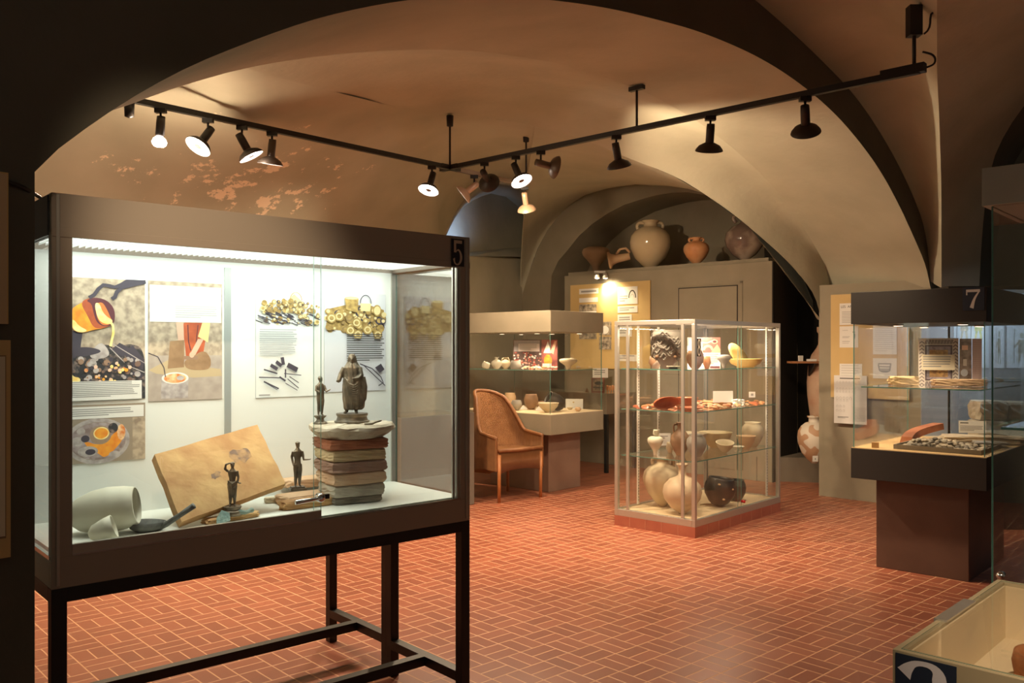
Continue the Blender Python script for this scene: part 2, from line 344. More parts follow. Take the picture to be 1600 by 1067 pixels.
# face of the big arch above its edge, near vault
c0 = [(-700, 300), (-300, 150), (-60, 20), (60, -60), (150, -110), (300, -170), (450, -200), (600, -205), (750, -190), (900, -150), (1000, -110), (1080, -70), (1150, -25), (1210, 25), (1275, 85), (1340, 152), (1390, 230), (1425, 300), (1447, 360), (1454, 440)]
C0 = res(smooth([P1.hit(*p) for p in c0]), NA)
C1x = list(C1); C1x[0] = Vector((-1.28, 2.3, C1[0].z))
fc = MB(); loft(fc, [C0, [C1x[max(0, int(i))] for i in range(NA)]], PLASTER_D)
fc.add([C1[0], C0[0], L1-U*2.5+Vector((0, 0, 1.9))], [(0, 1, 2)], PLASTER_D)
g = [(-2.6, -1.2, 3.1), (-1.8, -.6, 3.25), (-.6, .3, 3.3), (.6, 1.6, 3.35), (1.3, 2.7, 3.37)]
G = [Vector(p) for p in g]+[at(1464, -60, 4.2), at(1464, 0, 4.6), at(1464, 60, 5.1), at(1464, 112, 5.6), at(1467, 170, 6.15), at(1469, 225, 6.6), at(1471, 300, 7.1), at(1471, 370, 7.5), at(1471, 450, 7.85)]
Gr = res(smooth(G), NA)
loft(fc, [[a.lerp(b, k/8)+Vector((0, 0, .18*math.sin(k/8*math.pi)*min(1, max(0, (b.z-2.2))))) for a, b in zip(C0, Gr)] for k in range(9)], PLASTER)
h = [(-2, -3, 3.0), (0, -2, 3.0), (1.5, -.8, 3.1), (2.6, 1.5, 3.3)]
H = [Vector(p) for p in h]+[at(1900, -120, 4.6), at(1750, 0, 5.6), at(1650, 105, 6.4), at(1600, 165, 6.9), at(1575, 200, 7.1), at(1552, 245, 7.3), at(1541, 300, 7.5), at(1534, 370, 7.7), at(1530, 450, 7.9)]
Hr = res(smooth(H), NA)
loft(fc, [[a.lerp(b, k/6) for a, b in zip(Gr, Hr)] for k in range(7)], PLASTER)
H2 = [p+Vector((.55, .75, -.02)) for p in Hr]
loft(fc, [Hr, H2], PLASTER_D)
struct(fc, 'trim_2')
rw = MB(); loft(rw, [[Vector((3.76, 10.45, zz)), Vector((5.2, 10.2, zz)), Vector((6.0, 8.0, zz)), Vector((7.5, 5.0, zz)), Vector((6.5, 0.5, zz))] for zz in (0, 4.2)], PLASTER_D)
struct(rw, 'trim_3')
fl = MB(); fl.add([(-9, -2, 0), (10, -2, 0), (10, 17, 0), (-9, 17, 0)], [(0, 1, 2, 3)], None)
fl.m[0] = floor_mat(); struct(fl, 'floor')

# ------------------------------------------------------------------ helpers for signs, papers, vessels
RZ = math.radians(47.5)                       # local x = U, local y = V
def loc2w(o, rz, p): c, s = math.cos(rz), math.sin(rz); return Vector((o[0]+p[0]*c-p[1]*s, o[1]+p[0]*s+p[1]*c, p[2]))
def flat(mb, poly, y, m): mb.add([(x, y, z) for x, z in poly], [tuple(range(len(poly)))], m)
def stroke(mb, pts, ws, f, y, m):
    n = len(pts)
    for a in range(n-1):
        quad = []
        for i, sg in ((a, 1), (a+1, 1), (a+1, -1), (a, -1)):
            p = Vector(pts[i]); d = Vector(pts[min(i+1, n-1)])-Vector(pts[max(i-1, 0)]); d.normalize(); nn = Vector((-d.y, d.x)); q = p+nn*sg*ws[i]/2; quad.append(f(q.x, q.y))
        flat(mb, quad, y, m)
def digit(mb, ch, x0, z0, w_, h_, y, m):
    f = lambda a, b: (x0+a*w_, z0+b*h_)
    R_ = lambda a, b, c, d: flat(mb, [f(a, b), f(c, b), f(c, d), f(a, d)], y, m)
    def ss(pts, ws):
        P, W = [Vector(p) for p in pts], list(ws)
        for _ in range(2):
            Q = [P[0]]; X = [W[0]]
            for a, b, c, d in zip(P, P[1:], W, W[1:]): Q += [a.lerp(b, .25), a.lerp(b, .75)]; X += [c*.75+d*.25, c*.25+d*.75]
            P = Q+[P[-1]]; W = X+[W[-1]]
        stroke(mb, P, W, f, y, m)
    if ch == '5':
        R_(.14, .87, .88, 1); R_(.14, .5, .34, .9); ss([(.3, .5), (.45, .62), (.68, .58), (.84, .30), (.66, .06), (.42, .0), (.2, .07), (.14, .26)], [.04, .05, .1, .24, .1, .05, .09, .2])
    if ch == '7':
        R_(.06, .86, .95, 1); R_(.06, .7, .14, .88); ss([(.9, .9), (.58, .5), (.42, .0)], [.08, .14, .26])
    if ch == '8':
        for cx, cz, rx, rz_, n in ((.5, .755, .27, .22, 20), (.5, .27, .32, .25, 20)):
            P = [(cx+rx*math.cos(2*math.pi*k/n), cz+rz_*math.sin(2*math.pi*k/n)) for k in range(n+1)]
            stroke(mb, P, [.06+.13*abs(math.cos(2*math.pi*k/n)) for k in range(n+1)], f, y, m)
    if ch == '2':
        ss([(.10, .72), (.18, .84), (.34, .97), (.68, .97), (.80, .78), (.74, .56), (.36, .24), (.14, .08)], [.30, .20, .08, .10, .30, .22, .10, .07]); R_(.12, 0, .92, .15); R_(.86, .0, .93, .28)
def number_sign(parent, ch, x0, x1, z0, z1, y, bg, fg):
    mb = MB(); mb.bx(x0, x1, y-.002, y, z0, z1, bg); p = mb.build('number_plate', parent); 
    d = MB(); wd = x1-x0; hh = z1-z0; digit(d, ch, x0+wd*.06, z0+hh*.05, wd*.86, hh*.9, y-.0026, fg)
    dd = d.build('numeral', p); plabel(dd, 'pale serif numeral %s' % ch); return p
def lines(x0, z0, x1, z1, n, m, seed=1, ragged=.12, fill=.5):
    r = random.Random(seed); return [('rect', x0, z1-(k+fill)*(z1-z0)/n, x1-(r.random()*ragged*(x1-x0) if k < n-1 else (x1-x0)*.4), z1-k*(z1-z0)/n, m) for k in range(n)]
def draw(mb, W, Hh, th, items):
    y = -th-.00025
    for it in items:
        y -= .00004
        if it[0] == 'rect': _, a, b, c, d, m = it; flat(mb, [(a*W, b*Hh), (c*W, b*Hh), (c*W, d*Hh), (a*W, d*Hh)], y, m)
        elif it[0] == 'blob':
            P = [Vector(p) for p in it[1]]
            for _ in range(3): P = [q for a, b in zip(P, P[1:]+P[:1]) for q in (a.lerp(b, .25), a.lerp(b, .75))]
            flat(mb, [(a*W, b*Hh) for a, b in P], y, it[2])
        elif it[0] == 'poly': flat(mb, [(a*W, b*Hh) for a, b in it[1]], y, it[2])
        elif it[0] == 'ell':
            _, a, b, rx, rz, m = it[:6]; an = it[6] if len(it) > 6 else 0; N = 22; pts = []
            for k in range(N):
                q = 2*math.pi*k/N; ex, ez = rx*W*math.cos(q), rz*Hh*math.sin(q)
                pts.append((a*W+ex*math.cos(an)-ez*math.sin(an), b*Hh+ex*math.sin(an)+ez*math.cos(an)))
            flat(mb, pts, y, m)
        elif it[0] == 'line': _, P, wd, m = it; stroke(mb, [(a*W, b*Hh) for a, b in P], [wd*W]*len(P), lambda a, b: (a, b), y, m)
def sheet(name, label, cat, plane, px0, py0, px1, py1, items, base=PAPER, group=None, th=.003, gap=.0, edge=None):
    a = plane.hit(px0, py0); b = plane.hit(px1, py0); W = (Vector((b.x, b.y, 0))-Vector((a.x, a.y, 0))).length
    Hh = (py1-py0)/F*a.y; n = Vector((-plane.D.y, plane.D.x, 0))
    mb = MB(); mb.bx(0, W, -th, 0, 0, Hh, edge or base)
    if edge: flat(mb, [(.001, .001), (W-.001, .001), (W-.001, Hh-.001), (.001, Hh-.001)], -th-.0002, base)
    draw(mb, W, Hh, th, items)
    o = mb.build(name, loc=(a.x-n.x*gap, a.y-n.y*gap, a.z-Hh), rz=math.atan2(plane.D.y, plane.D.x)); return tag(o, label, cat, group)
PROF = {
 'amphora': [(0, 0), (.16, 0), (.2, .02), (.42, .10), (.75, .27), (.97, .48), (1, .58), (.93, .70), (.72, .79), (.42, .84), (.3, .87), (.29, .95), (.38, .965), (.38, 1), (.3, 1), (.24, .95)],
 'bigamphora': [(0, 0), (.16, 0), (.2, .02), (.42, .08), (.75, .22), (.96, .42), (1, .55), (.95, .68), (.78, .78), (.52, .855), (.33, .87), (.32, .955), (.4, .965), (.42, 1), (.34, 1), (.28, .94)],
 'squat': [(0, 0), (.22, 0), (.24, .1), (.3, .25), (.6, .45), (.93, .65), (1, .78), (.92, .90), (.6, .97), (.25, .985), (.2, .96)],
 'jar': [(0, 0), (.34, 0), (.5, .08), (.85, .35), (1, .6), (.92, .8), (.7, .92), (.66, .95), (.74, 1), (.66, 1), (.6, .93), (.8, .7)],
 'globe': [(0, 0), (.2, 0), (.24, .03), (.6, .13), (.92, .3), (1, .43), (.93, .57), (.65, .69), (.3, .745), (.2, .78), (.18, .93), (.28, .97), (.3, 1), (.2, 1), (.14, .94)],
 'jug': [(0, 0), (.38, 0), (.42, .03), (.75, .2), (1, .42), (.93, .58), (.6, .72), (.32, .79), (.27, .84), (.28, .95), (.4, .985), (.4, 1), (.3, 1), (.22, .93)],
 'bowl': [(0, 0), (.32, 0), (.34, .06), (.55, .22), (.86, .62), (.97, .95), (1, 1), (.94, 1), (.8, .64), (.5, .28), (0, .16)],
 'dish': [(0, 0), (.5, 0), (.52, .12), (.85, .4), (1, .95), (1.02, 1), (.95, 1), (.8, .5), (.5, .26), (0, .22)],
 'plate': [(0, 0), (.45, 0), (.5, .25), (1, .9), (1, 1), (.95, 1), (.5, .45), (0, .4)],
 'dome': [(0, 0), (.5, .0), (.8, .1), (.98, .35), (1, .6), (.86, .85), (.8, 1), (.74, 1), (.8, .8), (.9, .55), (.75, .25), (0, .12)],
 'potty': [(0, 0), (.36, .0), (.62, .12), (.92, .38), (1, .6), (.94, .8), (.8, .93), (.8, 1), (.72, 1), (.72, .9), (.85, .6)],
 'relief': [(0, 0), (.35, 0), (.45, .1), (.78, .3), (.98, .5), (1, .7), (.9, .95), (.84, .97), (.9, 1), (.8, 1), (.8, .93)],
 'beaker': [(0, 0), (.5, 0), (.7, .2), (1, .45), (.85, .75), (.8, 1), (.7, 1), (.75, .7)],
 'footed': [(0, 0), (.55, 0), (.5, .08), (.16, .22), (.14, .4), (.5, .6), (.95, .85), (1, 1), (.92, 1), (.5, .72), (0, .6)],
}
FIT = None
def fitp(p, r, z=None):
    """keep a thing of radius r inside the open showcase and clear of its neighbours"""
    if not FIT: return p
    org, a, b, mg, placed = FIT; best = None
    for i in range(-34, 35):
        for j in range(-5, 6):
            q = Vector((p.x*(1+i*.006)+j*.012, p.y*(1+i*.006), p.z)); lx, ly = local(org, q)
            if not (mg+r < lx < a-mg-r and mg+r < ly < b-mg-r): continue
            if any((q.xy-c.xy).length < r+rr_+.002 and abs(c.z-q.z) < .15 for c, rr_ in placed): continue
            d = abs(i)+abs(j)*2.2
            if best is None or d < best[0]: best = (d, q)
    q = best[1] if best else p
    if not best: print('NOFIT', tuple(p), r)
    placed.append((q, r)); return q
def vessel(name, label, cat, p, kind, r, h, m, group=None, tilt=None, handles=(), hz=(.92, .72), hr=(.3, .85), ht=.1, wob=0, sq=(1, 1), extra=None):
    """handles: angles (radians) at which an arched handle sits"""
    p = fitp(Vector(p), r*1.02+(.002 if not handles else .01))
    mb = MB(); mb.lathe([(a*r, b*h) for a, b in PROF[kind]], m, n=32, wob=wob, sq=sq)
    if handles or extra:
        t = thing(name, label, cat, p, group=group); mb.build('body', t)
        for a in handles:
            hb = MB(); d = Vector((math.cos(a), math.sin(a), 0)); z1, z0 = hz; r1, r0 = hr
            P = [d*r1*r*.8+Vector((0, 0, z1*h)), d*(r1*r+.18*r)+Vector((0, 0, (z1+.015)*h)), d*(r1*r+.30*r)+Vector((0, 0, (z1-.03)*h)), d*(max(r1+.3, (r1+r0)/2)*r)+Vector((0, 0, (z0+(z1-z0)*.4)*h)), d*r0*r*.92+Vector((0, 0, z0*h))]
            hb.tube(res(smooth(P), 12), ht*r, m, 8); hb.build('handle', t)
        if extra: extra(t)
        o = t
    else: o = tag(mb.build(name, loc=p), label, cat, group)
    if tilt: o.rotation_mode = 'QUATERNION'; o.rotation_quaternion = Matrix.Rotation(tilt[1], 4, tilt[0]).to_quaternion()
    return o
SHV = {}
def sherd_mesh(m, k, s):
    key = (m.name, k, s)
    if key in SHV: return SHV[key]
    r = random.Random(k*31+5); n = r.randint(5, 7); mb = MB(); pts = []
    for i in range(n):
        a = 2*math.pi*i/n+r.uniform(-.25, .25); q = s*r.uniform(.65, 1.1); pts.append((q*math.cos(a), q*.8*math.sin(a)))
    th = s*.16; cz = lambda x, y: -(x*x+y*y)/s*.35
    vs = [(x, y, cz(x, y)+s*.35) for x, y in pts]+[(x*.97, y*.97, cz(x, y)+th+s*.35) for x, y in pts]+[(x*.5, y*.5, cz(x*.5, y*.5)+s*.35) for x, y in pts]+[(x*.5, y*.5, cz(x*.5, y*.5)+th+s*.35) for x, y in pts]+[(0, 0, s*.35), (0, 0, th+s*.35)]
    fs = []
    for i in range(n):
        j = (i+1) % n; fs += [(i, j, n+j, n+i), (i, 2*n+i, 2*n+j, j), (n+i, n+j, 3*n+j, 3*n+i), (2*n+i, 4*n, 2*n+j), (3*n+i, 3*n+j, 4*n+1)]
    mb.add(vs, fs, m); me = bpy.data.meshes.new('sherd'); me.from_pydata(mb.v, [], mb.f); me.materials.append(m); me.update(); SHV[key] = me; return me
def sherds(spots, mats, s, label, group, name='sherd', cat='pottery sherd', seed=3):
    r = random.Random(seed)
    for i, p in enumerate(spots):
        o = bpy.data.objects.new(name, sherd_mesh(mats[r.randrange(len(mats))], r.randrange(6), s)); COL.objects.link(o)
        o.location = p; o.rotation_euler = (r.uniform(-.3, .3), r.uniform(-.3, .3), r.uniform(0, 6.28)); o.location.z += s*.16; sc = r.uniform(.75, 1.2); o.scale = (sc, sc, sc); tag(o, label.replace('%', CN.get(o.data.materials[0].name, 'pale')), cat, group)
CN = {'cream_clay': 'cream', 'tan_clay': 'tan', 'pale_clay': 'whitish', 'orange_clay': 'orange', 'red_slip': 'red', 'grey_clay': 'grey'}
def rock(mb, c, d, m, seed=0, rz=0, jag=.12, n=5):
    """irregular block: subdivided box with jittered vertices"""
    r = random.Random(seed); c = Vector(c); vid = {}; vs = []; fs = []
    def key(i, j, k):
        if (i, j, k) not in vid:
            p = Vector((i/n-.5, j/n-.5, k/n-.5)); e = sum(abs(abs(q)-.5) < 1e-6 for q in p)
            q = p*(1-.05*(e-1) if e > 1 else 1); q += Vector((r.uniform(-1, 1), r.uniform(-1, 1), r.uniform(-1, 1)*.6))*jag/n
            if k == 0: q.z = -.5
            q = Vector((q.x*d[0], q.y*d[1], q.z*d[2])); q = Matrix.Rotation(rz, 3, 'Z')@q; vid[(i, j, k)] = len(vs); vs.append(q+c)
        return vid[(i, j, k)]
    for a in range(n):
        for b in range(n):
            for s_, f in ((0, 0), (n, 1)):
                for idx in (lambda x, y, z: (z, x, y), lambda x, y, z: (y, z, x), lambda x, y, z: (x, y, z)):
                    q = [key(*idx(x, y, s_)) for x, y in ((a, b), (a+1, b), (a+1, b+1), (a, b+1))]
                    fs.append(tuple(q) if f else tuple(q[::-1]))
    mb.add(vs, fs, m)
def pane(parent, x0, x1, y0, y1, z0, z1, name='glass_pane', edge=True, gm=None):
    mb = MB(); mb.bx(x0, x1, y0, y1, z0, z1, gm or GLASS); 
    if edge:
        k = mb._m(GEDGE); dims = [(x1-x0), (y1-y0), (z1-z0)]; small = dims.index(min(dims))
        # faces order: -x,+x,-y,+y,-z,+z ; the narrow ones show green
        for i in range(6):
            if i//2 != small: mb.mi[i] = k
    return mb.build(name, parent)

# ------------------------------------------------------------------ showcase 5 on its black steel stand
c5o = Vector((-1.334, 2.484, 0)); c5z = math.atan2(.658, .753); W5, D5 = 1.543, .56
def w5(x, y, z): return loc2w(c5o, c5z, (x, y, z))
c5 = thing('display_case', 'large brightly lit glass display case numbered 5 on a black steel stand', 'display case', c5o, c5z)
m = MB(); m.bx(0, W5, 0, .02, .781, .872, TAUPE); m.bx(0, W5, D5-.02, D5, .781, .872, TAUPE); m.bx(0, .02, .02, D5-.02, .781, .86, TAUPE); m.bx(W5-.02, W5, .02, D5-.02, .781, .86, TAUPE)
m.build('base_frame', c5, bevel=.002)
m = MB(); m.bx(.02, W5-.02, .02, D5-.02, .84, .880, mat('pale_base_board', (.74, .74, .66), .7)); m.build('base_board', c5)
m = MB(); m.bx(0, W5, 0, .02, 1.822, 1.934, TAUPE); m.bx(0, W5, .02, D5, 1.915, 1.934, TAUPE); m.bx(W5-.02, W5, .02, D5, 1.822, 1.915, TAUPE); m.bx(0, W5, D5-.02, D5, 1.822, 1.915, TAUPE)
m.bx(0, W5, -.003, .0, 1.806, 1.832, TAUPE)
lid5 = m.build('canopy', c5, bevel=.002)
m = MB(); m.bx(-.004, .018, .03, D5, 1.812, 1.93, BLACK); plabel(m.build('side_panel', c5), 'black side panel under the canopy')
for x0, x1 in ((0, .056), (W5-.05, W5)):
    m = MB(); m.bx(x0, x1, 0, .035, .872, 1.822, TAUPE); m.bx(x0+.012 if x0 == 0 else x0+.028, x0+.022 if x0 == 0 else x0+.038, -.004, 0, .79, 1.93, ALU); m.build('post', c5, bevel=.0015)
m = MB(); m.bx(W5-.062, W5-.05, .004, .03, .872, 1.812, ALU); m.bx(W5-.078, W5-.068, .012, .02, .872, 1.812, ALU); m.build('glazing_strip', c5)
for x0, x1 in ((.0, .02), (W5-.03, W5)):
    m = MB(); m.bx(x0, x1, D5-.03, D5-.021, .872, 1.822, ALU); m.build('post', c5)
m = MB(); m.bx(.02, W5-.03, D5-.021, D5-.004, .872, 1.822, WHITEP); m.build('back_panel', c5)
jx = (Plane(w5(0, D5, 0), (math.cos(c5z), math.sin(c5z), 0)).hit(352, 500)-w5(0, D5, 500)).xy.length
m = MB(); m.bx(jx-.013, jx+.013, D5-.026, D5-.021, .88, 1.80, mat('grey_joint', (.42, .45, .44), .4, .3)); m.build('joint_strip', c5)
DIFF = mat('light_diffuser', (.9, .9, .88), .5, emit=(.93, 1, .94), estr=2.6)
m = MB(); m.bx(.03, W5-.03, .03, D5-.03, 1.845, 1.85, DIFF); dfz = m.build('light_diffuser', c5)
m = MB()
for k in range(70):
    x = .04+k*(W5-.08)/69; m.bx(x-.001, x+.001, .03, D5-.03, 1.835, 1.843, WHITEP)
m.build('louvre_grid', dfz)
area('showcase_tube', w5(W5/2, D5/2, 1.818), w5(W5/2, D5/2, 1), 7.6, 1.4, .42, (.93, 1.0, .86)).rotation_euler = (0, 0, c5z)
pane(c5, .056, .872, .006, .011, .905, 1.815, 'sliding_glass')
pane(c5, .850, W5-.062, .018, .023, .876, 1.815, 'sliding_glass')
m = MB(); m.bx(.056, .87, .0, .016, .876, .905, ALU); m.bx(.056, W5-.05, -.002, .004, .872, .877, CHROME); m.build('sliding_rail', c5)
pane(c5, .004, .009, .036, D5-.03, .865, 1.812, 'side_glass'); pane(c5, W5-.009, W5-.004, .036, D5-.03, .865, 1.815, 'side_glass', gm=SGLASS)
m = MB(); m.bx(0, .012, .03, D5, .862, .874, CHROME); m.build('side_rail', c5)
lk = MB(); lk.lathe([(0, 0), (.016, 0), (.016, .02), (.012, .026), (0, .026)], CHROME, Matrix.Translation((.862, .006, .952))@Matrix.Rotation(math.pi/2, 4, 'X'), 18)
lk.tube([(.862, -.018, .952), (.76, -.018, .948)], [.006, .008], CHROME); lk.bx(.85, .90, -.004, .005, .944, .96, BLACK); plabel(lk.build('lock', c5), 'chrome lock with a lever handle')
number_sign(c5, '5', W5-.098, W5-.034, 1.812, 1.922, -.0045, mat('near_black_sign', (.012, .014, .022), .5), SIGNTAN)
def stand(origin, rz, W_, D_, top, label):
    t = thing('steel_stand', label, 'stand', origin, rz); q = .042
    for x in (0, W_-q):
        for y in (0, D_-q):
            b = MB(); b.bx(x, x+q, y, y+q, 0, top, BLACKM); b.build('leg', t, bevel=.002)
    b = MB(); b.bx(q, W_-q, 0, q, top-q, top, BLACKM); b.bx(q, W_-q, D_-q, D_, top-q, top, BLACKM)
    b.bx(0, q, q, D_-q, top-q, top, BLACKM); b.bx(W_-q, W_, q, D_-q, top-q, top, BLACKM); b.build('top_frame', t)
    for x in (0, W_-q):
        b = MB(); b.bx(x, x+q, q, D_-q, .125, .165, BLACKM); b.build('stretcher', t)
    b = MB(); b.bx(q, W_-q, D_/2-q/2, D_/2+q/2, .125, .165, BLACKM); b.build('stretcher', t)
    return t
stand(c5o+Vector((0, 0, 0)), c5z, W5, D5, .781, 'black square-tube steel stand under the bright display case numbered 5')
bo = w5(0.02, D5+.03, 0); stand(bo, c5z, W5, .56, .781, 'black steel stand of the case backing onto case 5, seen through the front stand')
bc = thing('display_case', 'dark closed back of the display case standing directly behind case 5', 'display case', bo, c5z)
m = MB(); m.bx(0, W5, 0, .56, .781, .87, TAUPE); m.bx(0, W5, 0, .56, 1.80, 1.90, TAUPE); m.build('canopy', bc); m = MB(); m.bx(0, W5, .01, .03, .87, 1.8, BLACK); m.build('back_panel', bc)
# panels on the back wall of case 5
bp5 = Plane(w5(0, D5-.0215, 0), (math.cos(c5z), math.sin(c5z), 0))
SAND = mat('photo_sand', (.55, .44, .32), .7, col2=(.30, .23, .17), scale=38, detail=6, lo=.4, hi=.66); COAL = mat('photo_coal', (.03, .03, .035), .7, col2=(.28, .2, .17), scale=50, detail=5, lo=.5, hi=.7)
EMB = mat('photo_embers', (.75, .22, .05), .7, col2=(.95, .65, .35), scale=60, detail=3); ORG = mat('photo_orange', (.85, .24, .02), .7, col2=(.95, .42, .04), scale=30); YE = mat('photo_yellow', (1, .62, .12), .7, col2=(1, .85, .4), scale=40)
MAR = mat('photo_maroon', (.12, .03, .04), .7); RUST = mat('photo_rust', (.55, .12, .04), .7, col2=(.40, .08, .03), scale=30); SKIN = mat('photo_skin', (.72, .46, .33), .7); LEATH = mat('photo_leather', (.28, .16, .08), .7, col2=(.38, .23, .12), scale=30)
PALEY = mat('photo_pale_yellow', (.80, .70, .30), .7); GRAV = mat('photo_grey', (.36, .31, .30), .7, col2=(.55, .49, .47), scale=45); GOLD = mat('photo_gold', (.55, .38, .12), .7, col2=(.30, .19, .06), scale=60); GOLDL = mat('photo_pale_gold', (.80, .66, .34), .7); IRON = mat('photo_iron', (.06, .05, .07), .7)
SOOT = mat('photo_soot', (.10, .06, .07), .7)
cap = ('rect', 0, .0, .95, .155, PAPER)
A = [('blob', [(0, 0), (0, 0), (1, 0), (1, 0), (1, .42), (.8, .47), (.62, .42), (.5, .47), (.3, .38), (.15, .42), (0, .34)], COAL),
     ('blob', [(.3, .36), (.42, .47), (.5, .46), (.58, .36), (.4, .33)], GRAV), ('poly', [(.57, .41), (.68, .47), (.82, .42), (.72, .35)], IRON), ('poly', [(.72, .39), (.84, .45), (.99, .33), (.97, .24), (.84, .28)], IRON), ('line', [(.56, .43), (.78, .28), (.99, .22)], .012, GRAV), ('line', [(.60, .46), (.99, .30)], .010, GRAV),
     ('poly', [(.09, .42), (.115, .565), (.24, .56), (.21, .40)], IRON), ('blob', [(.0, .33), (.1, .42), (.3, .44), (.5, .40), (.3, .36)], IRON)]
r = random.Random(17)
for k in range(70):
    x, z_ = r.uniform(.02, .95), r.uniform(.15, .34); sz_ = r.uniform(.012, .04); A.append(('ell', x, z_, sz_, sz_*.6, [COAL, GRAV, mat('photo_ash2', (.20, .12, .09), .7), mat('photo_wood', (.33, .2, .13), .7), IRON][r.randrange(5)], r.uniform(0, 3)))
for k in range(26):
    x, z_ = r.choice([(.33, .25), (.62, .27), (.77, .26), (.42, .18), (.56, .17)]); x += r.gauss(0, .045); z_ += r.gauss(0, .02); sz_ = r.uniform(.01, .03); A.append(('ell', x, z_, sz_, sz_*.55, [EMB, ORG, YE, mat('photo_peach', (.85, .55, .40), .7)][r.randrange(4)], r.uniform(0, 3)))
A += [('blob', [(.04, .15), (.07, .25), (.14, .19), (.20, .19), (.22, .15)], YE),
     ('blob', [(.085, .70), (.09, .62), (.14, .56), (.24, .548), (.36, .575), (.50, .59), (.60, .63), (.62, .70), (.58, .77), (.47, .82), (.36, .83), (.24, .80), (.12, .75)], ORG),
     ('blob', [(.09, .64), (.14, .56), (.24, .55), (.30, .57), (.2, .60), (.13, .66)], YE),
     ('blob', [(.20, .80), (.34, .84), (.50, .83), (.60, .77), (.625, .69), (.60, .62), (.46, .585), (.36, .59), (.30, .68)], RUST),
     ('blob', [(.27, .81), (.36, .84), (.50, .83), (.60, .77), (.625, .69), (.60, .62), (.50, .60), (.40, .63), (.36, .72), (.34, .79)], MAR),
     ('blob', [(.38, .78), (.46, .81), (.52, .75), (.57, .67), (.60, .64), (.52, .61), (.45, .62), (.40, .68)], mat('photo_deep_orange', (.72, .2, .05), .7)),
     ('blob', [(.37, .79), (.43, .80), (.47, .72), (.53, .68), (.60, .655), (.56, .62), (.47, .63), (.41, .67)], YE),
     ('line', [(.56, .65), (.595, .61), (.60, .55), (.58, .49), (.565, .44)], .03, YE), ('line', [(.31, .835), (.37, .86), (.42, .91), (.48, .945), (.55, .94), (.62, .93), (.70, .955), (.80, .985)], .045, IRON), ('line', [(.58, .83), (.62, .85), (.64, .89), (.70, .93), (.80, .95), (1.0, .988)], .05, IRON), ('poly', [(.66, .955), (.76, 1.0), (1, 1), (1, .985), (.80, .94), (.72, .96)], IRON), cap]+lines(.02, .02, .93, .15, 9, GREYINK, 2)
cutA = sheet('photo_poster', 'photo panel of molten bronze pouring from a glowing crucible over coals', 'panel', bp5, 96, 431.5, 226.5, 627, A, SAND, 'panels in case 5', edge=PAPER)
B = [('rect', 0, 0, 1, .38, mat('photo_ground', (.50, .42, .36), .7, col2=(.40, .33, .28), scale=25)), ('poly', [(0, .26), (.25, .34), (.5, .3), (.98, .26), (1, .2), (.6, .19), (.1, .23)], mat('photo_cloth', (.55, .42, .25), .7)),
     ('blob', [(.42, .68), (.82, .68), (.76, .5), (.72, .34), (.60, .36), (.50, .32), (.48, .5)], RUST), ('line', [(.52, .64), (.53, .5), (.56, .42)], .015, MAR), ('line', [(.66, .64), (.64, .52), (.62, .4)], .012, MAR), ('poly', [(.72, .66), (.83, .66), (.80, .49), (.66, .54)], PALEY), ('poly', [(.36, .66), (.46, .66), (.47, .50), (.39, .50)], SKIN), ('poly', [(.66, .52), (.74, .52), (.62, .38), (.54, .38)], SKIN),
     ('poly', [(.28, .5), (.47, .51), (.47, .28), (.25, .27)], LEATH), ('blob', [(.46, .33), (.56, .36), (.74, .43), (.84, .36), (.84, .27), (.74, .25), (.50, .26)], LEATH), ('rect', .46, .345, .66, .375, mat('photo_wood', (.33, .2, .13), .7)), ('ell', .575, .385, .035, .025, SKIN),
     ('poly', [(.17, .2), (.16, .02), (.52, .02), (.53, .2)], GRAV), ('ell', .35, .19, .18, .05, PAPER), ('ell', .35, .188, .15, .04, EMB), ('ell', .42, .19, .05, .02, GRAV), ('line', [(.0, .40), (.12, .37), (.2, .28), (.22, .2)], .012, IRON),
     ('rect', .015, .66, .985, .965, PAPER)]+lines(.35, .69, .93, .80, 6, mat('faint_ink', (.50, .50, .5), .8), 4)
sheet('photo_poster', 'tall photo panel with white text block above a person in rust apron at a hearth', 'panel', bp5, 231.5, 438, 346.5, 627.5, B, SAND, 'panels in case 5')
N = 30; ring = [(.42+.36*math.cos(2*math.pi*k/N), .37+.36*math.sin(2*math.pi*k/N)) for k in range(N+1)]
Cc = [('rect', .84, 0, 1, .75, SAND), ('line', ring, .05, GRAV), ('ell', .42, .37, .335, .32, mat('photo_ash', (.24, .17, .16), .7, col2=(.45, .38, .38), scale=40)), ('blob', [(.24, .40), (.30, .26), (.42, .16), (.5, .06), (.62, .2), (.72, .36), (.74, .6), (.66, .56), (.58, .44), (.45, .28)], ORG), ('ell', .45, .47, .13, .16, mat('photo_crucible', (.36, .25, .17), .7)), ('ell', .46, .50, .095, .11, YE), ('ell', .46, .50, .08, .09, ORG),
      ('ell', .3, .2, .12, .09, GRAV), ('ell', .62, .12, .07, .06, GRAV), ('ell', .18, .38, .07, .08, GRAV), ('ell', .7, .5, .05, .14, EMB), ('ell', .27, .42, .05, .06, IRON), ('ell', .33, .19, .06, .05, IRON), ('ell', .60, .58, .06, .09, COAL), ('ell', .22, .55, .05, .06, GRAV), ('rect', 0, .76, .98, .965, PAPER)]+lines(.02, .79, .9, .93, 4, GREYINK, 6)
sheet('photo_poster', 'landscape photo panel of a round clay furnace full of glowing embers', 'panel', bp5, 96, 634, 226.5, 727, Cc, mat('photo_tan', (.34, .27, .20), .7), 'panels in case 5')
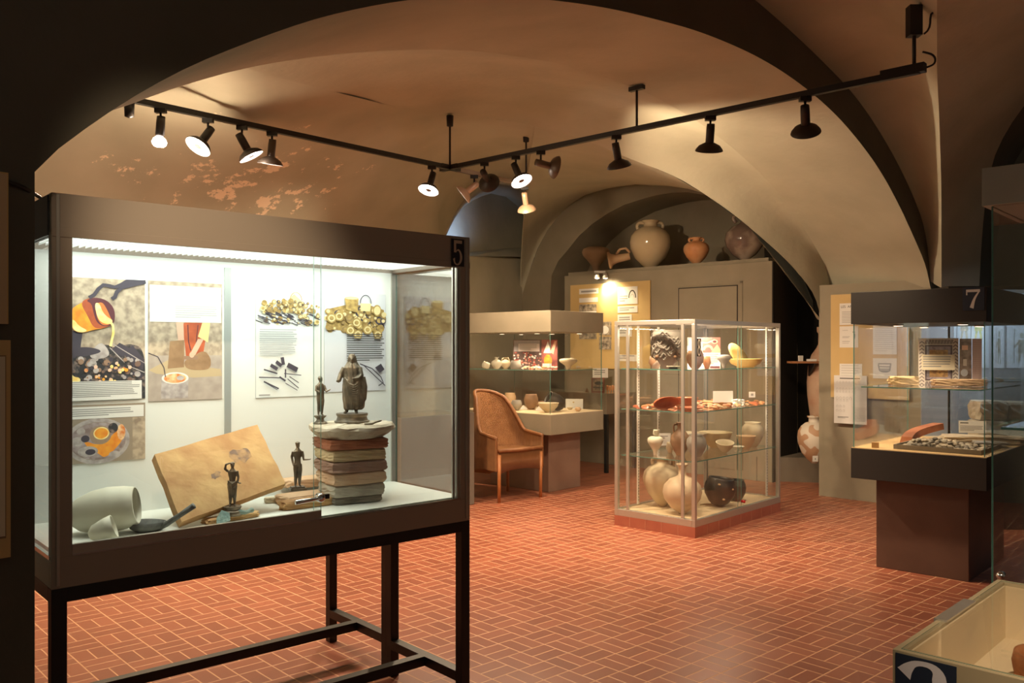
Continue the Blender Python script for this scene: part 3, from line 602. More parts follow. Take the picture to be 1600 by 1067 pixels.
def hoard(x0, x1, z0, z1, seed, sparse):
    r = random.Random(seed); it = []; cols = [GOLD, GOLD, GOLDL, IRON, mat('photo_bronze', (.30, .20, .08), .7)]
    if not sparse: it.append(('poly', [(x0, z0+.03), (x0+.02, z1-.10), (.35, z1-.05), (.75, z1-.05), (x1, z1-.09), (x1, z0+.03), (.6, z0)], GOLD))
    for k in range(150 if sparse else 90):
        a = r.uniform(x0, x1); zt = z1-.07-(abs(a-.5)*.10); b = r.uniform(z0+.02, zt); c = cols[r.randrange(5)]; q = r.uniform(.018, .045)*(.9 if sparse else 1.5)
        if sparse and b < z0+.12 and r.random() < .6: it.append(('line', [(a-.05, b+.01), (a+.05, b-.015)], .012, IRON))
        else: it.append(('ell', a, b, q, q*.62, c)); it.append(('ell', a+.004, b+.002, q*.62, q*.38, cols[r.randrange(3)]))
    return it
def arc(cx, cz, rx, rz): return [(cx+rx*math.cos(math.pi*k/12), cz+rz*math.sin(math.pi*k/12)) for k in range(13)]
D_ = [('poly', [(.45, .78), (.47, .90), (.57, .96), (.68, .90), (.70, .78)], GOLDL)]+hoard(.04, .96, .66, .98, 3, True)+[('line', arc(.58, .90, .09, .075), .012, GOLD)]+lines(.04, .385, .6, .63, 12, mat('soft_ink', (.45, .45, .46), .8), 8)
for k, (a, b, c, d, w_) in enumerate([(.1, .26, .3, .22, .02), (.03, .19, .35, .18, .015), (.10, .15, .32, .08, .02), (.12, .14, .30, .07, .01), (.2, .30, .3, .26, .05), (.28, .33, .36, .29, .05), (.37, .37, .39, .30, .05), (.45, .30, .6, .25, .07), (.4, .22, .66, .20, .012), (.42, .26, .42, .18, .02), (.33, .19, .42, .15, .025), (.45, .17, .62, .08, .012), (.42, .13, .6, .06, .01), (.48, .19, .62, .13, .012)]): D_.append(('line', [(a, b), (c, d)], w_, IRON))
D_ += [('rect', .03, .02, .19, .032, GREYINK)]
sheet('hoard_poster', 'white poster of a scattered bronze and gold hoard, left of the pair in case 5', 'poster', bp5, 399, 450, 502, 622, D_, WHITEP, 'panels in case 5', edge=mat('poster_edge', (.55, .56, .56), .6))
E_ = hoard(.03, .97, .60, .93, 11, False)+[('poly', [(.33, .83), (.31, .95), (.53, .95), (.52, .8)], GOLD), ('ell', .42, .95, .11, .015, GOLDL), ('poly', [(.57, .82), (.56, .90), (.74, .90), (.72, .82)], GOLDL), ('line', arc(.65, .90, .09, .085), .012, IRON), ('ell', .84, .83, .07, .06, GOLD), ('ell', .84, .83, .055, .045, GOLDL)]
for a, b in ((.5, .70), (.22, .76), (.68, .63), (.85, .58), (.4, .62), (.52, .58), (.1, .74)): E_ += [('ell', a, b, .075, .05, GOLD), ('ell', a, b, .055, .035, GOLDL), ('ell', a, b, .035, .022, GOLD)]
E_ += lines(.34, .30, .96, .585, 13, INK, 9, fill=.42)
for k in range(11): a = .62+.03*k; E_.append(('line', [(a, .26-.018*k), (a+.05, .22-.018*k+.01)], .014, IRON))
E_ += [('line', [(.55, .28), (.75, .23), (.9, .14), (.94, .08), (.86, .05)], .016, IRON), ('poly', [(.80, .24), (.90, .28), (.96, .22), (.88, .18)], IRON)]
sheet('hoard_poster', 'poster of a dense heap of golden vessels behind the veiled bronze figure', 'poster', bp5, 506, 456, 602, 613, E_, mat('poster_lilac', (.68, .69, .73), .7), 'panels in case 5', edge=mat('poster_edge', (.55, .56, .56), .6))
# things lying in case 5 (floor z .880)
Z5 = .881
# cream crucible-like vessel on its side
p = on(150, 846, Z5); mv = MB()
pf = [(0, 0), (.05, .004), (.085, .03), (.112, .08), (.12, .13), (.112, .18), (.098, .215), (.092, .218), (.095, .20), (.105, .13), (.09, .06)]
X = MB(); Mx = Matrix.Rotation(math.radians(12), 4, 'Z')@Matrix.Rotation(math.radians(82), 4, 'Y')
X.lathe([(a*.62, b*.95) for a, b in pf], C_WHITE, Mx, 40)
zmin = min(v[2] for v in X.v); o = tag(X.build('clay_vessel', loc=(p.x-.135, p.y+.10, Z5-zmin)), 'large pale oval clay vessel lying on its side with the mouth to the right', 'clay vessel')
X = MB(); Mx = Matrix.Rotation(math.radians(20), 4, 'Z')@Matrix.Rotation(math.radians(70), 4, 'Y'); X.lathe([(a*.6, b*.85) for a, b in [(0, 0), (.02, .002), (.045, .02), (.058, .06), (.062, .09), (.056, .09), (.05, .06), (.035, .02)]], C_WHITE, Mx, 30)
zmin = min(v[2] for v in X.v); p = on(160, 848, Z5); tag(X.build('clay_vessel', loc=(p.x-.045, p.y+.005, Z5-zmin)), 'smaller pale clay beaker lying in front of the large oval vessel', 'clay vessel')
# iron shovel / pan with handle
p = on(222, 832, Z5); t = thing('iron_pan', 'corroded dark iron pan with a slanting handle beside the tile slab', 'pan', (p.x, p.y+.03, Z5), math.radians(-6))
IRONM = mat('corroded_iron', (.10, .095, .085), .75, .3, col2=(.20, .20, .18), scale=30, bump=.4, bscale=60)
m = MB(); m.lathe([(0, 0), (.04, 0), (.055, .010), (.062, .030), (.057, .029), (.05, .012), (0, .008)], IRONM, n=28, wob=.05, sq=(1, .8)); m.build('pan_bowl', t)
m = MB(); m.tube([(.045, .0, .010), (.07, .0, .022), (.12, .0, .055), (.165, .0, .085)], [.010, .010, .009, .011], IRONM, 6); m.build('handle', t)
# big square Roman tile leaning on the back wall
TILE = mat('roman_tile', (.45, .23, .09), .85, col2=(.62, .38, .16), scale=9, detail=6, bump=.5, bscale=30)
STAIN = mat('roman_tile_stain', (.22, .14, .10), .9, col2=(.46, .27, .13), scale=22, detail=6, lo=.45, hi=.6, bump=.4)
Pb, Pl, Pt, Pr_ = on(279, 826, Z5), None, None, None
def back_at(px, py, d): return Plane(w5(0, d, 0), (math.cos(c5z), math.sin(c5z), 0)).hit(px, py)
Bq = back_at(279, 822, .15); Lq = back_at(237, 717, .34); Rq = back_at(441, 762, .24)
ex = (Lq-Bq); ey = (Rq-Bq); Wt = ex.length; Ht = ey.length; exn = ex.normalized(); nrm = exn.cross(ey).normalized(); eyn = ey.normalized()
if nrm.y > 0: nrm = -nrm
m = MB(); poly = []
r = random.Random(4)
for (a, b), (c, d) in zip([(0, 0), (1, 0), (1, 1), (0, 1)], [(1, 0), (1, 1), (0, 1), (0, 0)]):
    for k in range(7):
        if k == 0: poly.append((a, b)); continue
        poly.append((a+(c-a)*k/7+r.uniform(-.006, .006), b+(d-b)*k/7+r.uniform(-.006, .006)))
pt = lambda a, b, h: Bq+exn*(a*Wt)+eyn*(b*Ht)+nrm*h
vs = [pt(a, b, 0) for a, b in poly]+[pt(a, b, .035) for a, b in poly]; n = len(poly)
m.add([v-Bq for v in vs], [tuple(range(n)), tuple(range(n, 2*n))[::-1]]+[(i, (i+1) % n, n+(i+1) % n, n+i) for i in range(n)], TILE)
for cx, cy, R0 in ((.62, .72, .13), (.45, .42, .06)):
    ps = [(cx+R0*r.uniform(.6, 1.1)*math.cos(2*math.pi*k/16), cy+R0*r.uniform(.6, 1.1)*math.sin(2*math.pi*k/16)) for k in range(16)]
    m.add([pt(a, b, .0355)-Bq for a, b in ps], [tuple(range(16))], STAIN)
zm = min((v[2] for v in m.v)); slab = tag(m.build('tile_slab', loc=(Bq.x, Bq.y, Z5-zm)), 'large square orange terracotta tile standing on one corner against the back', 'tile')
# broken tiles
def brk(px, py, d, mt, label, seed, rz, zb=Z5, jag=.25, cat='tile', name='broken_tile'):
    p = on(px, py, zb); b = MB(); rock(b, (0, 0, d[2]/2), d, mt, seed, 0, jag); return tag(b.build(name, loc=(p.x, p.y, zb), rz=rz), label, cat)
brk(362, 812, (.20, .05, .018), TILE, 'thin broken orange tile edge below the small draped figure', 1, c5z+.12)
brk(480, 791, (.22, .07, .030), TILE, 'broken orange tile lying flat at the foot of the brick stack', 2, c5z+.02)
PT = mat('pale_tile', (.66, .45, .28), .85, col2=(.60, .36, .20), scale=9, bump=.5)
brk(482, 783, (.24, .12, .034), PT, 'lower pale brick slab under the naked bronze figure', 3, c5z, jag=.12)
brk(482, 758, (.22, .11, .034), PT, 'upper pale brick slab carrying the naked bronze figure', 5, c5z+.03, zb=Z5+.0345, jag=.12)
brk(424, 785, (.05, .035, .02), C_CREAM, 'small cream bone-like fragment beside the tile slab', 8, .4, cat='fragment', name='fragment')
VERD = mat('verdigris', (.16, .25, .22), .7, col2=(.28, .36, .30), scale=30, bump=.4)
m = MB(); m.prism([(0, 0), (.05, .012), (.055, .04), (.03, .055), (.008, .03)], .006, VERD, Matrix.Rotation(.9, 4, 'X')); p = on(352, 823, Z5); tag(m.build('bronze_fragment', loc=(p.x-.03, p.y, Z5+.002), rz=c5z), 'green leaf-shaped bronze fragment leaning by the figure base', 'fragment')
m = MB(); m.tube([(0, 0, .008), (.02, .004, .012), (.04, -.002, .008), (.062, .006, .011)], [.006, .009, .007, .008], VERD, 8); m.ball((.066, .006, .012), .009, VERD); p = on(366, 806, Z5+.02); tag(m.build('bronze_fragment', loc=(p.x, p.y, Z5+.019), rz=c5z), 'small green knobbed bronze strip on the thin orange tile', 'fragment')
# brick pillar
BRK = [mat('stack_dark', (.22, .19, .15), .9, col2=(.30, .26, .2), scale=12, bump=.6), mat('stack_grey', (.52, .47, .37), .9, col2=(.38, .33, .26), scale=10, bump=.7), mat('stack_salmon', (.62, .38, .23), .9, col2=(.66, .48, .32), scale=8, bump=.6), mat('stack_brown', (.30, .17, .12), .9, col2=(.40, .25, .18), scale=10, bump=.6), mat('stack_yellow', (.62, .46, .27), .9, col2=(.52, .40, .22), scale=8, bump=.6), mat('stack_red', (.42, .15, .07), .9, col2=(.30, .11, .06), scale=9, bump=.5)]
nm = ['lowest dark stone brick of the stack carrying the round slab', 'grey stone brick second from the bottom of the stack', 'salmon pink brick in the middle of the stack', 'dark brown brick above the salmon one in the stack', 'yellow ochre brick just under the red top brick', 'red brick at the top of the stack under the slab']
pc = on(550, 790, Z5); pc = Vector((pc.x-.027, pc.y+.125, 0)); z = Z5; hs = [.028, .045, .047, .043, .045, .040]
for k in range(6):
    b = MB(); dx = [.20, .215, .225, .235, .23, .245][k]; rock(b, (0, 0, hs[k]/2), (dx, dx*.92, hs[k]-.001), BRK[k], 20+k, 0, .11, 7)
    tag(b.build('stone_brick', loc=(pc.x+random.uniform(-.004, .004), pc.y, z), rz=math.radians(33)+random.uniform(-.04, .04)), nm[k], 'brick', 'bricks stacked in case 5'); z += hs[k]+.0006
m = MB(); prof = [(0, 0), (.125, 0), (.142, .012), (.168, .034), (.166, .047), (.158, .054), (0, .054)]
m.lathe(prof, STONE, n=26, wob=.03, cap=True); 
r = random.Random(2); m.v = [(x*(1+r.uniform(-.035, .035)), y*(1+r.uniform(-.035, .035)), zz if zz in (0, .054) else zz+r.uniform(-.003, .003)) for x, y, zz in m.v]; m.sm = [False]*len(m.sm)
tag(m.build('stone_slab', loc=(pc.x, pc.y, z)), 'rough pale limestone slab crowning the brick stack', 'stone slab'); ZT = z+.054
exec_fig = True
# bronze figures: each one body, remeshed into one surface
def figure(kind, name, label, p, h, rz, base):
    t = thing(name, label, 'statuette', p, rz); b = MB()
    if base == 'round': b.lathe([(.30*h, 0), (.30*h, .03*h), (.27*h, .04*h), (.25*h, .10*h), (.27*h, .13*h), (.27*h, .16*h), (0, .16*h)], BRONZE, n=30); bh = .16*h
    if base == 'waist': b.lathe([(.20*h, 0), (.20*h, .03*h), (.12*h, .08*h), (.10*h, .13*h), (.17*h, .19*h), (.17*h, .22*h), (0, .22*h)], BRONZE, n=6); bh = .22*h
    if base == 'drum':
        b.lathe([(.22*h, 0), (.22*h, .10*h), (.17*h, .13*h), (.20*h, .18*h), (.20*h, .21*h), (0, .21*h)], BRONZE, n=26); bh = .21*h
    if base == 'square': b.box((0, 0, .03*h), (.36*h, .26*h, .06*h), BRONZE); b.box((0, 0, .075*h), (.30*h, .2*h, .03*h), BRONZE); bh = .09*h
    b.build('base', t, bevel=.001)
    g = MB(); Z = lambda q: bh+q*h
    m_ = BRONZE
    def robe(rows, folds=9, amp=.012):
        n = 40; vs = []; fs = []
        for z_, rx, ry, ox, oy in rows:
            for i in range(n):
                a = 2*math.pi*i/n; f = 1+amp/max(rx, .02)*math.sin(folds*a+z_*9)
                vs.append(((ox+rx*math.cos(a)*f)*h, (oy+ry*math.sin(a)*f)*h, Z(z_)))
        for k in range(len(rows)-1):
            for i in range(n): j = (i+1) % n; fs.append((k*n+i, k*n+j, (k+1)*n+j, (k+1)*n+i))
        fs += [tuple(range(n))[::-1], tuple((len(rows)-1)*n+i for i in range(n))]; g.add(vs, fs, m_, True)
    T = lambda P, R_: g.tube([(x*h, y*h, Z(q)) for x, y, q in P], [r_*h for r_ in R_], m_, 10)
    def head(x, y, q, s=1, yaw=0):
        R3 = Matrix.Rotation(yaw, 3, 'Z'); c = Vector((x*h, y*h, Z(q)))
        g.ball(c, (.046*h*s, .054*h*s, .066*h*s), m_, 16, R3); g.ball(c+R3@Vector((0, -.054*h, -.006*h)), (.009*h, .014*h, .018*h), m_, 8); g.ball(c+R3@Vector((0, -.035*h, -.042*h)), (.024*h, .022*h, .02*h), m_, 8)
        for sx in (-1, 1): g.ball(c+R3@Vector((sx*.019*h, -.046*h, .012*h)), (.009*h, .007*h, .006*h), m_, 8)
    def hand(x, y, q, dx, dy, dz):
        g.ball((x*h, y*h, Z(q)), (.022*h, .022*h, .014*h), m_, 10)
        for k in range(4):
            o_ = (k-1.5)*.010; T([(x, y+o_, q), (x+dx, y+dy+o_, q+dz), (x+dx*1.6, y+dy*1.6+o_, q+dz*2)], [.007, .006, .005])
        T([(x, y, q), (x+dx*.5, y-.02, q+.02)], [.008, .006])
    if kind == 'veiled':
        robe([(0.06, .15, .11, .02, 0), (.10, .175, .12, .03, 0), (.25, .19, .13, .03, 0), (.42, .17, .12, .01, 0), (.55, .15, .11, 0, 0), (.68, .14, .09, 0, 0), (.78, .15, .08, 0, 0), (.84, .08, .06, 0, 0), (.88, .04, .04, 0, 0)], 11, .010)
        head(0, -.01, .93); robe([(.66, .17, .06, 0, .04), (.78, .15, .07, 0, .03), (.88, .085, .06, 0, .025), (.96, .070, .062, 0, .015), (1.01, .045, .045, 0, .01), (1.02, .01, .01, 0, .01)], 5, .004)
        for k in range(9):
            s = k/8; P = [(-.13+.02*s, -.085, .62-.05*s), (-.05+.03*s, -.12-.01*s, .50-.30*s), (.06+.05*s, -.12, .46-.30*s), (.15, -.07, .60-.30*s)]; T([tuple(v) for v in res(smooth([Vector(q) for q in P]), 9)], [.010]*9)
        T([(-.13, 0, .78), (-.19, -.01, .66), (-.22, -.05, .56), (-.235, -.07, .55)], [.045, .045, .04, .03]); hand(-.245, -.07, .55, -.015, -.01, .0)
        T([(.13, 0, .78), (.16, -.05, .65), (.10, -.11, .60), (.05, -.13, .60)], [.045, .042, .032, .024]); hand(.04, -.14, .60, -.02, -.006, 0)
        T([(.18, -.02, .62), (.21, -.02, .45), (.20, 0, .25), (.13, .0, .10)], [.05, .055, .05, .03])
        for sx, fx in ((-.09, -.12), (.07, .08)): T([(sx, 0, .12), (sx, -.01, .03), (fx, -.06, .012), (fx, -.10, .01)], [.035, .03, .026, .018])
    else:
        nude = kind == 'nude'
        # torso
        robe([(.46, .085, .065, 0, 0), (.54, .075, .055, 0, 0), (.62, .07, .052, 0, 0), (.72, .095, .062, 0, 0), (.79, .105, .06, 0, 0), (.83, .06, .045, 0, 0), (.87, .034, .034, 0, 0), (.90, .03, .03, 0, 0)], 3, .002)
        head(0, -.005, .94, .95, .5 if kind != 'slim' else .8)
        g.ball((0, .005*h, Z(.965)), (.052*h, .058*h, .05*h), m_, 14)
        for sx, off in ((-.045, 0), (.045, -.02)): T([(sx, 0, .50), (sx, off-.01, .38), (sx, off-.01, .27), (sx, .0, .14), (sx*1.1, .005, .03), (sx*1.2, -.03, .012), (sx*1.3, -.075, .01)], [.055, .055, .042, .038, .024, .022, .014])
        if nude:
            T([(-.10, 0, .79), (-.13, .01, .68), (-.12, -.02, .58), (-.11, -.06, .50)], [.034, .03, .026, .018]); hand(-.11, -.065, .49, 0, -.01, -.01)
            T([(.10, 0, .79), (.12, -.02, .68), (.13, -.03, .60), (.24, -.06, .60)], [.034, .03, .026, .016]); hand(.26, -.06, .60, .02, -.006, .008)
            for k in range(8): a = k*.8; g.ball((.045*h*math.cos(a), .045*h*math.sin(a), Z(.985)), .016*h, m_, 8)
        elif kind == 'draped':
            robe([(.20, .085, .06, 0, 0), (.30, .09, .07, 0, 0), (.42, .105, .08, 0, 0), (.52, .11, .08, 0, 0), (.56, .085, .065, 0, 0)], 9, .008)
            T([(.1, 0, .80), (.13, -.03, .66), (.12, -.07, .55), (.17, -.09, .53)], [.033, .03, .026, .018]); hand(.18, -.09, .53, .015, -.006, 0)
            T([(-.1, 0, .80), (-.16, -.02, .86), (-.14, -.03, .96), (-.06, -.04, .99)], [.033, .032, .026, .018]); hand(-.05, -.04, .99, .015, 0, 0)
            for k in range(6): s = k/5; T([(-.10, -.05, .60-.08*s), (0, -.09, .52-.10*s), (.10, -.05, .58-.08*s)], [.010]*3)
            g.ball((0, .01*h, Z(.98)), (.055*h, .05*h, .03*h), m_)
        else:
            robe([(.10, .06, .055, 0, 0), (.25, .075, .06, 0, 0), (.42, .095, .07, 0, 0), (.60, .10, .075, 0, 0), (.74, .11, .07, 0, 0), (.83, .07, .055, 0, 0)], 8, .008)
            T([(.1, 0, .78), (.13, -.05, .66), (.12, -.10, .62), (.20, -.12, .66)], [.035, .032, .026, .018]); hand(.21, -.12, .67, .012, 0, .012)
            T([(-.1, 0, .78), (-.13, -.04, .66), (-.06, -.11, .60)], [.035, .032, .022]); g.ball((0, .012*h, Z(.965)), (.062*h, .062*h, .06*h), m_)
    o = g.build('figure_body', t); rm = o.modifiers.new('remesh', 'REMESH'); rm.mode = 'VOXEL'; rm.voxel_size = h*.009; rm.use_smooth_shade = True
    return t
p = pc+Vector((0, 0, 0)); R5 = lambda dx, dy: Vector((pc.x+dx, pc.y+dy, ZT))
figure('veiled', 'bronze_statuette', 'tallest bronze statuette, a veiled woman in folded robe on the stone slab', R5(0.0, .02), .232, .15, 'round')
figure('slim', 'bronze_statuette', 'slim robed bronze statuette on a waisted pedestal, left on the stone slab', R5(-.112, -.045), .150, .6, 'waist')
q = on(361, 806, Z5+.0185); figure('draped', 'bronze_statuette', 'bronze statuette raising one arm to its head, in front of the square tile', (q.x, q.y+.015, Z5+.0185), .152, .25, 'drum')
q = back_at(465, 760, .20); figure('nude', 'bronze_statuette', 'naked curly haired bronze statuette holding out one hand on the pale brick', (q.x, q.y, Z5+.0695), .165, .5, 'square')
m = MB(); m.tube([(0, 0, .004), (.03, .004, .005), (.045, -.002, .012), (.065, .003, .016)], [.004, .005, .004, .003], BRONZE, 8); tag(m.build('bronze_fragment', loc=R5(.07, -.10), rz=.2), 'small twisted bronze fragment at the right edge of the stone slab', 'fragment')

# ------------------------------------------------------------------ pedestal cases 7 and its twin
def pedestal_case(t, a, b, mbox, mplinth, mdeck, pl, shelf_z, z0=.605, z1=.808, l0=1.648, l1=1.862, lid_m=None, inset=.012):
    """local x runs a (deep), y runs b; pl = plinth rectangle"""
    m = MB(); m.bx(pl[0], pl[1], pl[2], pl[3], 0, z0, mplinth); m.build('plinth', t, bevel=.004)
    m = MB(); m.bx(0, a, 0, b, z0, z1, mbox); m.build('table_box', t, bevel=.002)
    m = MB(); m.bx(.003, a-.003, .003, b-.003, z1, z1+.004, mdeck); m.build('deck', t)
    m = MB(); m.bx(0, a, 0, b, l0, l1, lid_m or mbox); m.build('canopy', t, bevel=.002)
    i = inset; zz = (z1+.004, l0)
    pane(t, i, a-i, i, i+.006, *zz); pane(t, i, a-i, b-i-.006, b-i, *zz); pane(t, i, i+.006, i+.006, b-i-.006, *zz); pane(t, a-i-.006, a-i, i+.006, b-i-.006, *zz)
    pane(t, .05, a-.05, .05, b-.05, shelf_z-.008, shelf_z, 'glass_shelf')
    return t
def downlight(t, x, y, z, power, on_=True):
    m = MB(); m.lathe([(.034, -.012), (.036, 0), (0, 0)], CHROME, Matrix.Translation((x, y, z)), 20); h = m.build('downlight', t)
    m = MB(); m.lathe([(0, -.010), (.029, -.010), (.029, -.012), (0, -.0125)], mat('lit_bulb', (.9, .8, .65), .4, emit=(1, .80, .55), estr=9) if on_ else CHROME, Matrix.Translation((x, y, z)), 18); m.build('lens', h)
    if power:
        sp = spot('case_downlight', (x, y, z-.03), (x, y, z-1), power, 130, .5, (1, .76, .50), .03); sp.parent = t
# case 7
o7 = Vector((2.913, 5.263, 0))
c7 = thing('display_case', 'tall glass display case with black canopy numbered 7 on a dark brown plinth', 'display case', o7, RZ)
WOODD = mat('deck_wood', (.58, .38, .17), .55, col2=(.62, .42, .2), scale=5)
pedestal_case(c7, 1.12, .83, DARK7, BROWNP, WOODD, (.12, 1.0, .13, .705), 1.225)
for x, y, p_ in ((.25, .2, 12), (.3, .62, 12), (.85, .25, 0), (.85, .62, 11)): downlight(c7, x, y, 1.648, p_)
sg = MB(); sg.bx(-.0025, 0, .012, .135, 1.718, 1.862, NAVY); q7 = sg.build('number_plate', c7)
d = MB(); digit(d, '7', 0, 0, .088, .115, 0, SIGNW); M7 = Matrix(((0, 1, 0, -.0032), (-1, 0, 0, .120), (0, 0, 1, 1.733), (0, 0, 0, 1))); d.v = [tuple(M7@Vector(v)) for v in d.v]; plabel(d.build('numeral', q7), 'pale serif numeral 7')
def w7(x, y, z): return loc2w(o7, RZ, (x, y, z))
def local(o, p): v = Vector(p)-Vector(o); return v.xy.dot(U.xy), v.xy.dot(V.xy)
# tray with pebbles
TZ = .8125
tr = thing('pebble_tray', 'shallow olive tray heaped with grey pebbles at the front of case 7', 'tray', w7(.10, .055, TZ), RZ)
m = MB(); m.bx(0, .50, 0, .53, 0, .006, PAINT_D); m.build('tray_bottom', tr)
m = MB(); m.bx(0, .008, 0, .53, .006, .030, PAINT_D); m.bx(.492, .50, 0, .53, .006, .030, PAINT_D); m.bx(.008, .492, 0, .008, .006, .030, PAINT_D); m.bx(.008, .492, .522, .53, .006, .030, PAINT_D); m.build('tray_rim', tr)
PEB = [mat('pebble_grey', (.28, .25, .20), .85, col2=(.42, .37, .30), scale=14, bump=.4), mat('pebble_tan', (.46, .38, .28), .85, col2=(.33, .27, .2), scale=14, bump=.4), mat('pebble_dark', (.15, .13, .11), .85, col2=(.25, .22, .18), scale=14, bump=.4)]
pm = []
for k in range(6):
    b = MB(); rr = random.Random(k); b.ball((0, 0, 0), (.020, .016, .011), PEB[k % 3], 10); b.v = [tuple(c*(1+rr.uniform(-.13, .13)) for c in v) for v in b.v]
    me = bpy.data.meshes.new('pebble'); me.from_pydata(b.v, [], b.f); me.materials.append(PEB[k % 3]); me.update(); pm.append(me)
rr = random.Random(5); placed = []
for k in range(190):
    x, y = rr.uniform(.035, .465), rr.uniform(.035, .495)
    hh = .045*max(0, 1-((x-.22)/.22)**2-((y-.33)/.22)**2)
    z = TZ+.006+.011+ (hh*rr.random() if k < 150 else hh)
    if any((x-a)**2+(y-b)**2+(z-c)**2*2.4 < .00058 for a, b, c in placed): continue
    placed.append((x, y, z)); p = w7(.10+x, .055+y, z)
    o = bpy.data.objects.new('pebble', pm[rr.randrange(6)]); COL.objects.link(o); o.location = p; o.rotation_euler = (rr.uniform(-.3, .3), rr.uniform(-.3, .3), rr.uniform(0, 6)); q_ = rr.uniform(.8, 1.2); o.scale = (q_, q_, q_)
    tag(o, 'small %s pebble %s of the shallow tray in case 7' % (o.data.materials[0].name.split('_')[1], 'on top of the heap' if z > TZ+.035 else 'near the rim' if min(x, y, .5-x, .53-y) < .08 else 'on the flat bottom'), 'pebble', 'pebbles in the tray of case 7')
b = MB(); b.bx(-.022, .022, -.022, .022, 0, .036, mat('carved_wood', (.48, .28, .11), .6, col2=(.40, .22, .09), scale=20)); b.bx(-.003, .003, -.023, -.022, 0, .036, INK)
p = w7(.09, .70, TZ); tag(b.build('wooden_block', loc=p, rz=RZ+.3, bevel=.002), 'small pale brown block at the front left of case 7', 'block')
# curved red tile behind the pebbles
b = MB(); n = 16; vs = []; fs = []
for i in range(n+1):
    s = i/n; x = (s-.5)*.56; rise = .012+.055*s; 
    for (dy, dz) in ((-.05, .014*s), (-.045, .05+.01*s), (.03, .05+.01*s), (.045, .0)): vs.append((x, dy+.05*math.sin(s*math.pi), dz+rise-.012))
for i in range(n):
    for k in range(4): fs.append((i*4+k, i*4+(k+1) % 4, (i+1)*4+(k+1) % 4, (i+1)*4+k))
fs += [(0, 1, 2, 3), (n*4+3, n*4+2, n*4+1, n*4)]
b.add(vs, fs, mat('red_roof_tile', (.36, .12, .06), .75, col2=(.46, .18, .09), scale=8, bump=.3)); p = w7(.74, .60, TZ); tag(b.build('roof_tile', loc=p, rz=.75), 'long curved red brown roof tile lying behind the pebbles in case 7', 'tile')
b = MB(); rock(b, (0, 0, .028), (.50, .2, .05), STONE, 31, 0, .35, 6); p = w7(.88, .24, TZ); tag(b.build('stone_slab', loc=p, rz=-.35), 'flat pale grey stone slab lying right of the red roof tile in case 7', 'stone slab')
b = MB(); rock(b, (0, 0, .02), (.2, .12, .035), C_GREY, 33, 0, .4, 5); p = w7(.64, .13, TZ+.032*0); tag(b.build('stone_flake', loc=p, rz=-.3), 'dark broken stone flake in front of the pale slab in case 7', 'stone')
sheet('text_card', 'white text card standing behind the flat stone slab in case 7', 'card', Plane(w7(1.02, .3, 0), (1, -.35, 0)), 1498, 657, 1541, 676, [('rect', .05, .78, .35, .86, INK)]+lines(.05, .15, .9, .6, 4, GREYINK, 3), PAPER)
# shelf of case 7
sz = 1.226
b = MB(); rock(b, (0, 0, .032), (.185, .10, .06), mat('yellow_stone', (.60, .45, .24), .85, col2=(.50, .36, .2), scale=10, bump=.6), 41, 0, .35, 6); p = w7(.40, .62, sz); tag(b.build('stone_fragment', loc=p, rz=-.1), 'wedge of yellowish worked stone at the left of the glass shelf in case 7', 'stone')
b = MB(); rock(b, (0, 0, .026), (.33, .09, .046), mat('brown_stone', (.46, .32, .19), .85, col2=(.26, .17, .10), scale=9, bump=.7), 42, 0, .3, 8); p = w7(.46, .28, sz); tag(b.build('stone_fragment', loc=p, rz=-.15), 'long rough brown stone bar on the right of the glass shelf in case 7', 'stone')
pp = Plane(w7(.66, .40, 0), (1, -.22, 0)); MOSD = mat('mosaic_dark', (.10, .07, .09), .7)
it = []
for k in range(13):
    for j, (x0, x1) in enumerate(((.02, .14), (.86, .98))):
        z = .03+k*.072; it += [('line', [(x0, z), ((x0+x1)/2, z+.04), (x1, z)], .022, MOSD)]
for k in range(9):
    for z0 in (.02, .88): x = .16+k*.078; it += [('line', [(x, z0), (x+.035, z0+.09)], .022, MOSD), ('line', [(x+.035, z0+.0), (x+.07, z0+.09)], .022, MOSD)]
it += [('rect', .16, .13, .84, .86, MOSD), ('rect', .2, .16, .8, .83, mat('mosaic_lilac', (.42, .36, .42), .7, col2=(.2, .16, .2), scale=40)), ('rect', .27, .2, .73, .76, mat('mosaic_figure', (.68, .42, .16), .7, col2=(.35, .2, .1), scale=50))]
sheet('mosaic_picture', 'picture with a black and white plaited border on the shelf of case 7', 'picture', pp, 1435, 528.5, 1497.5, 604, it, mat('mosaic_white', (.72, .66, .60), .7), th=.006)
sheet('text_card', 'cream text card in front of the plait bordered picture in case 7', 'card', Plane(w7(.62, .40, 0), (1, -.22, 0)), 1440, 554, 1492, 578, lines(.04, .12, .95, .9, 5, GREYINK, 5), mat('cream_paper', (.74, .66, .50), .8))
sheet('document', 'narrow pinkish gridded document standing right of the bordered picture', 'panel', Plane(w7(.86, .2, 0), (1, -.3, 0)), 1519, 529, 1534, 600, [('line', [(.0, k/22), (1, k/22)], .02, mat('pink_line', (.5, .35, .38), .8)) for k in range(1, 22)], mat('pink_paper', (.72, .55, .55), .8))
sheet('photo_poster', 'dark photograph standing just right of the bordered picture in case 7', 'panel', Plane(w7(.86, .34, 0), (1, -.3, 0)), 1499, 529, 1518, 600, [('rect', .3, .4, .6, .55, mat('pale_window', (.6, .55, .5), .8)), ('rect', .2, .75, .7, .85, SKIN), ('ell', .4, .25, .3, .08, mat('blue_white', (.6, .64, .7), .7))], mat('dark_photo', (.16, .12, .10), .6, col2=(.34, .28, .24), scale=25))

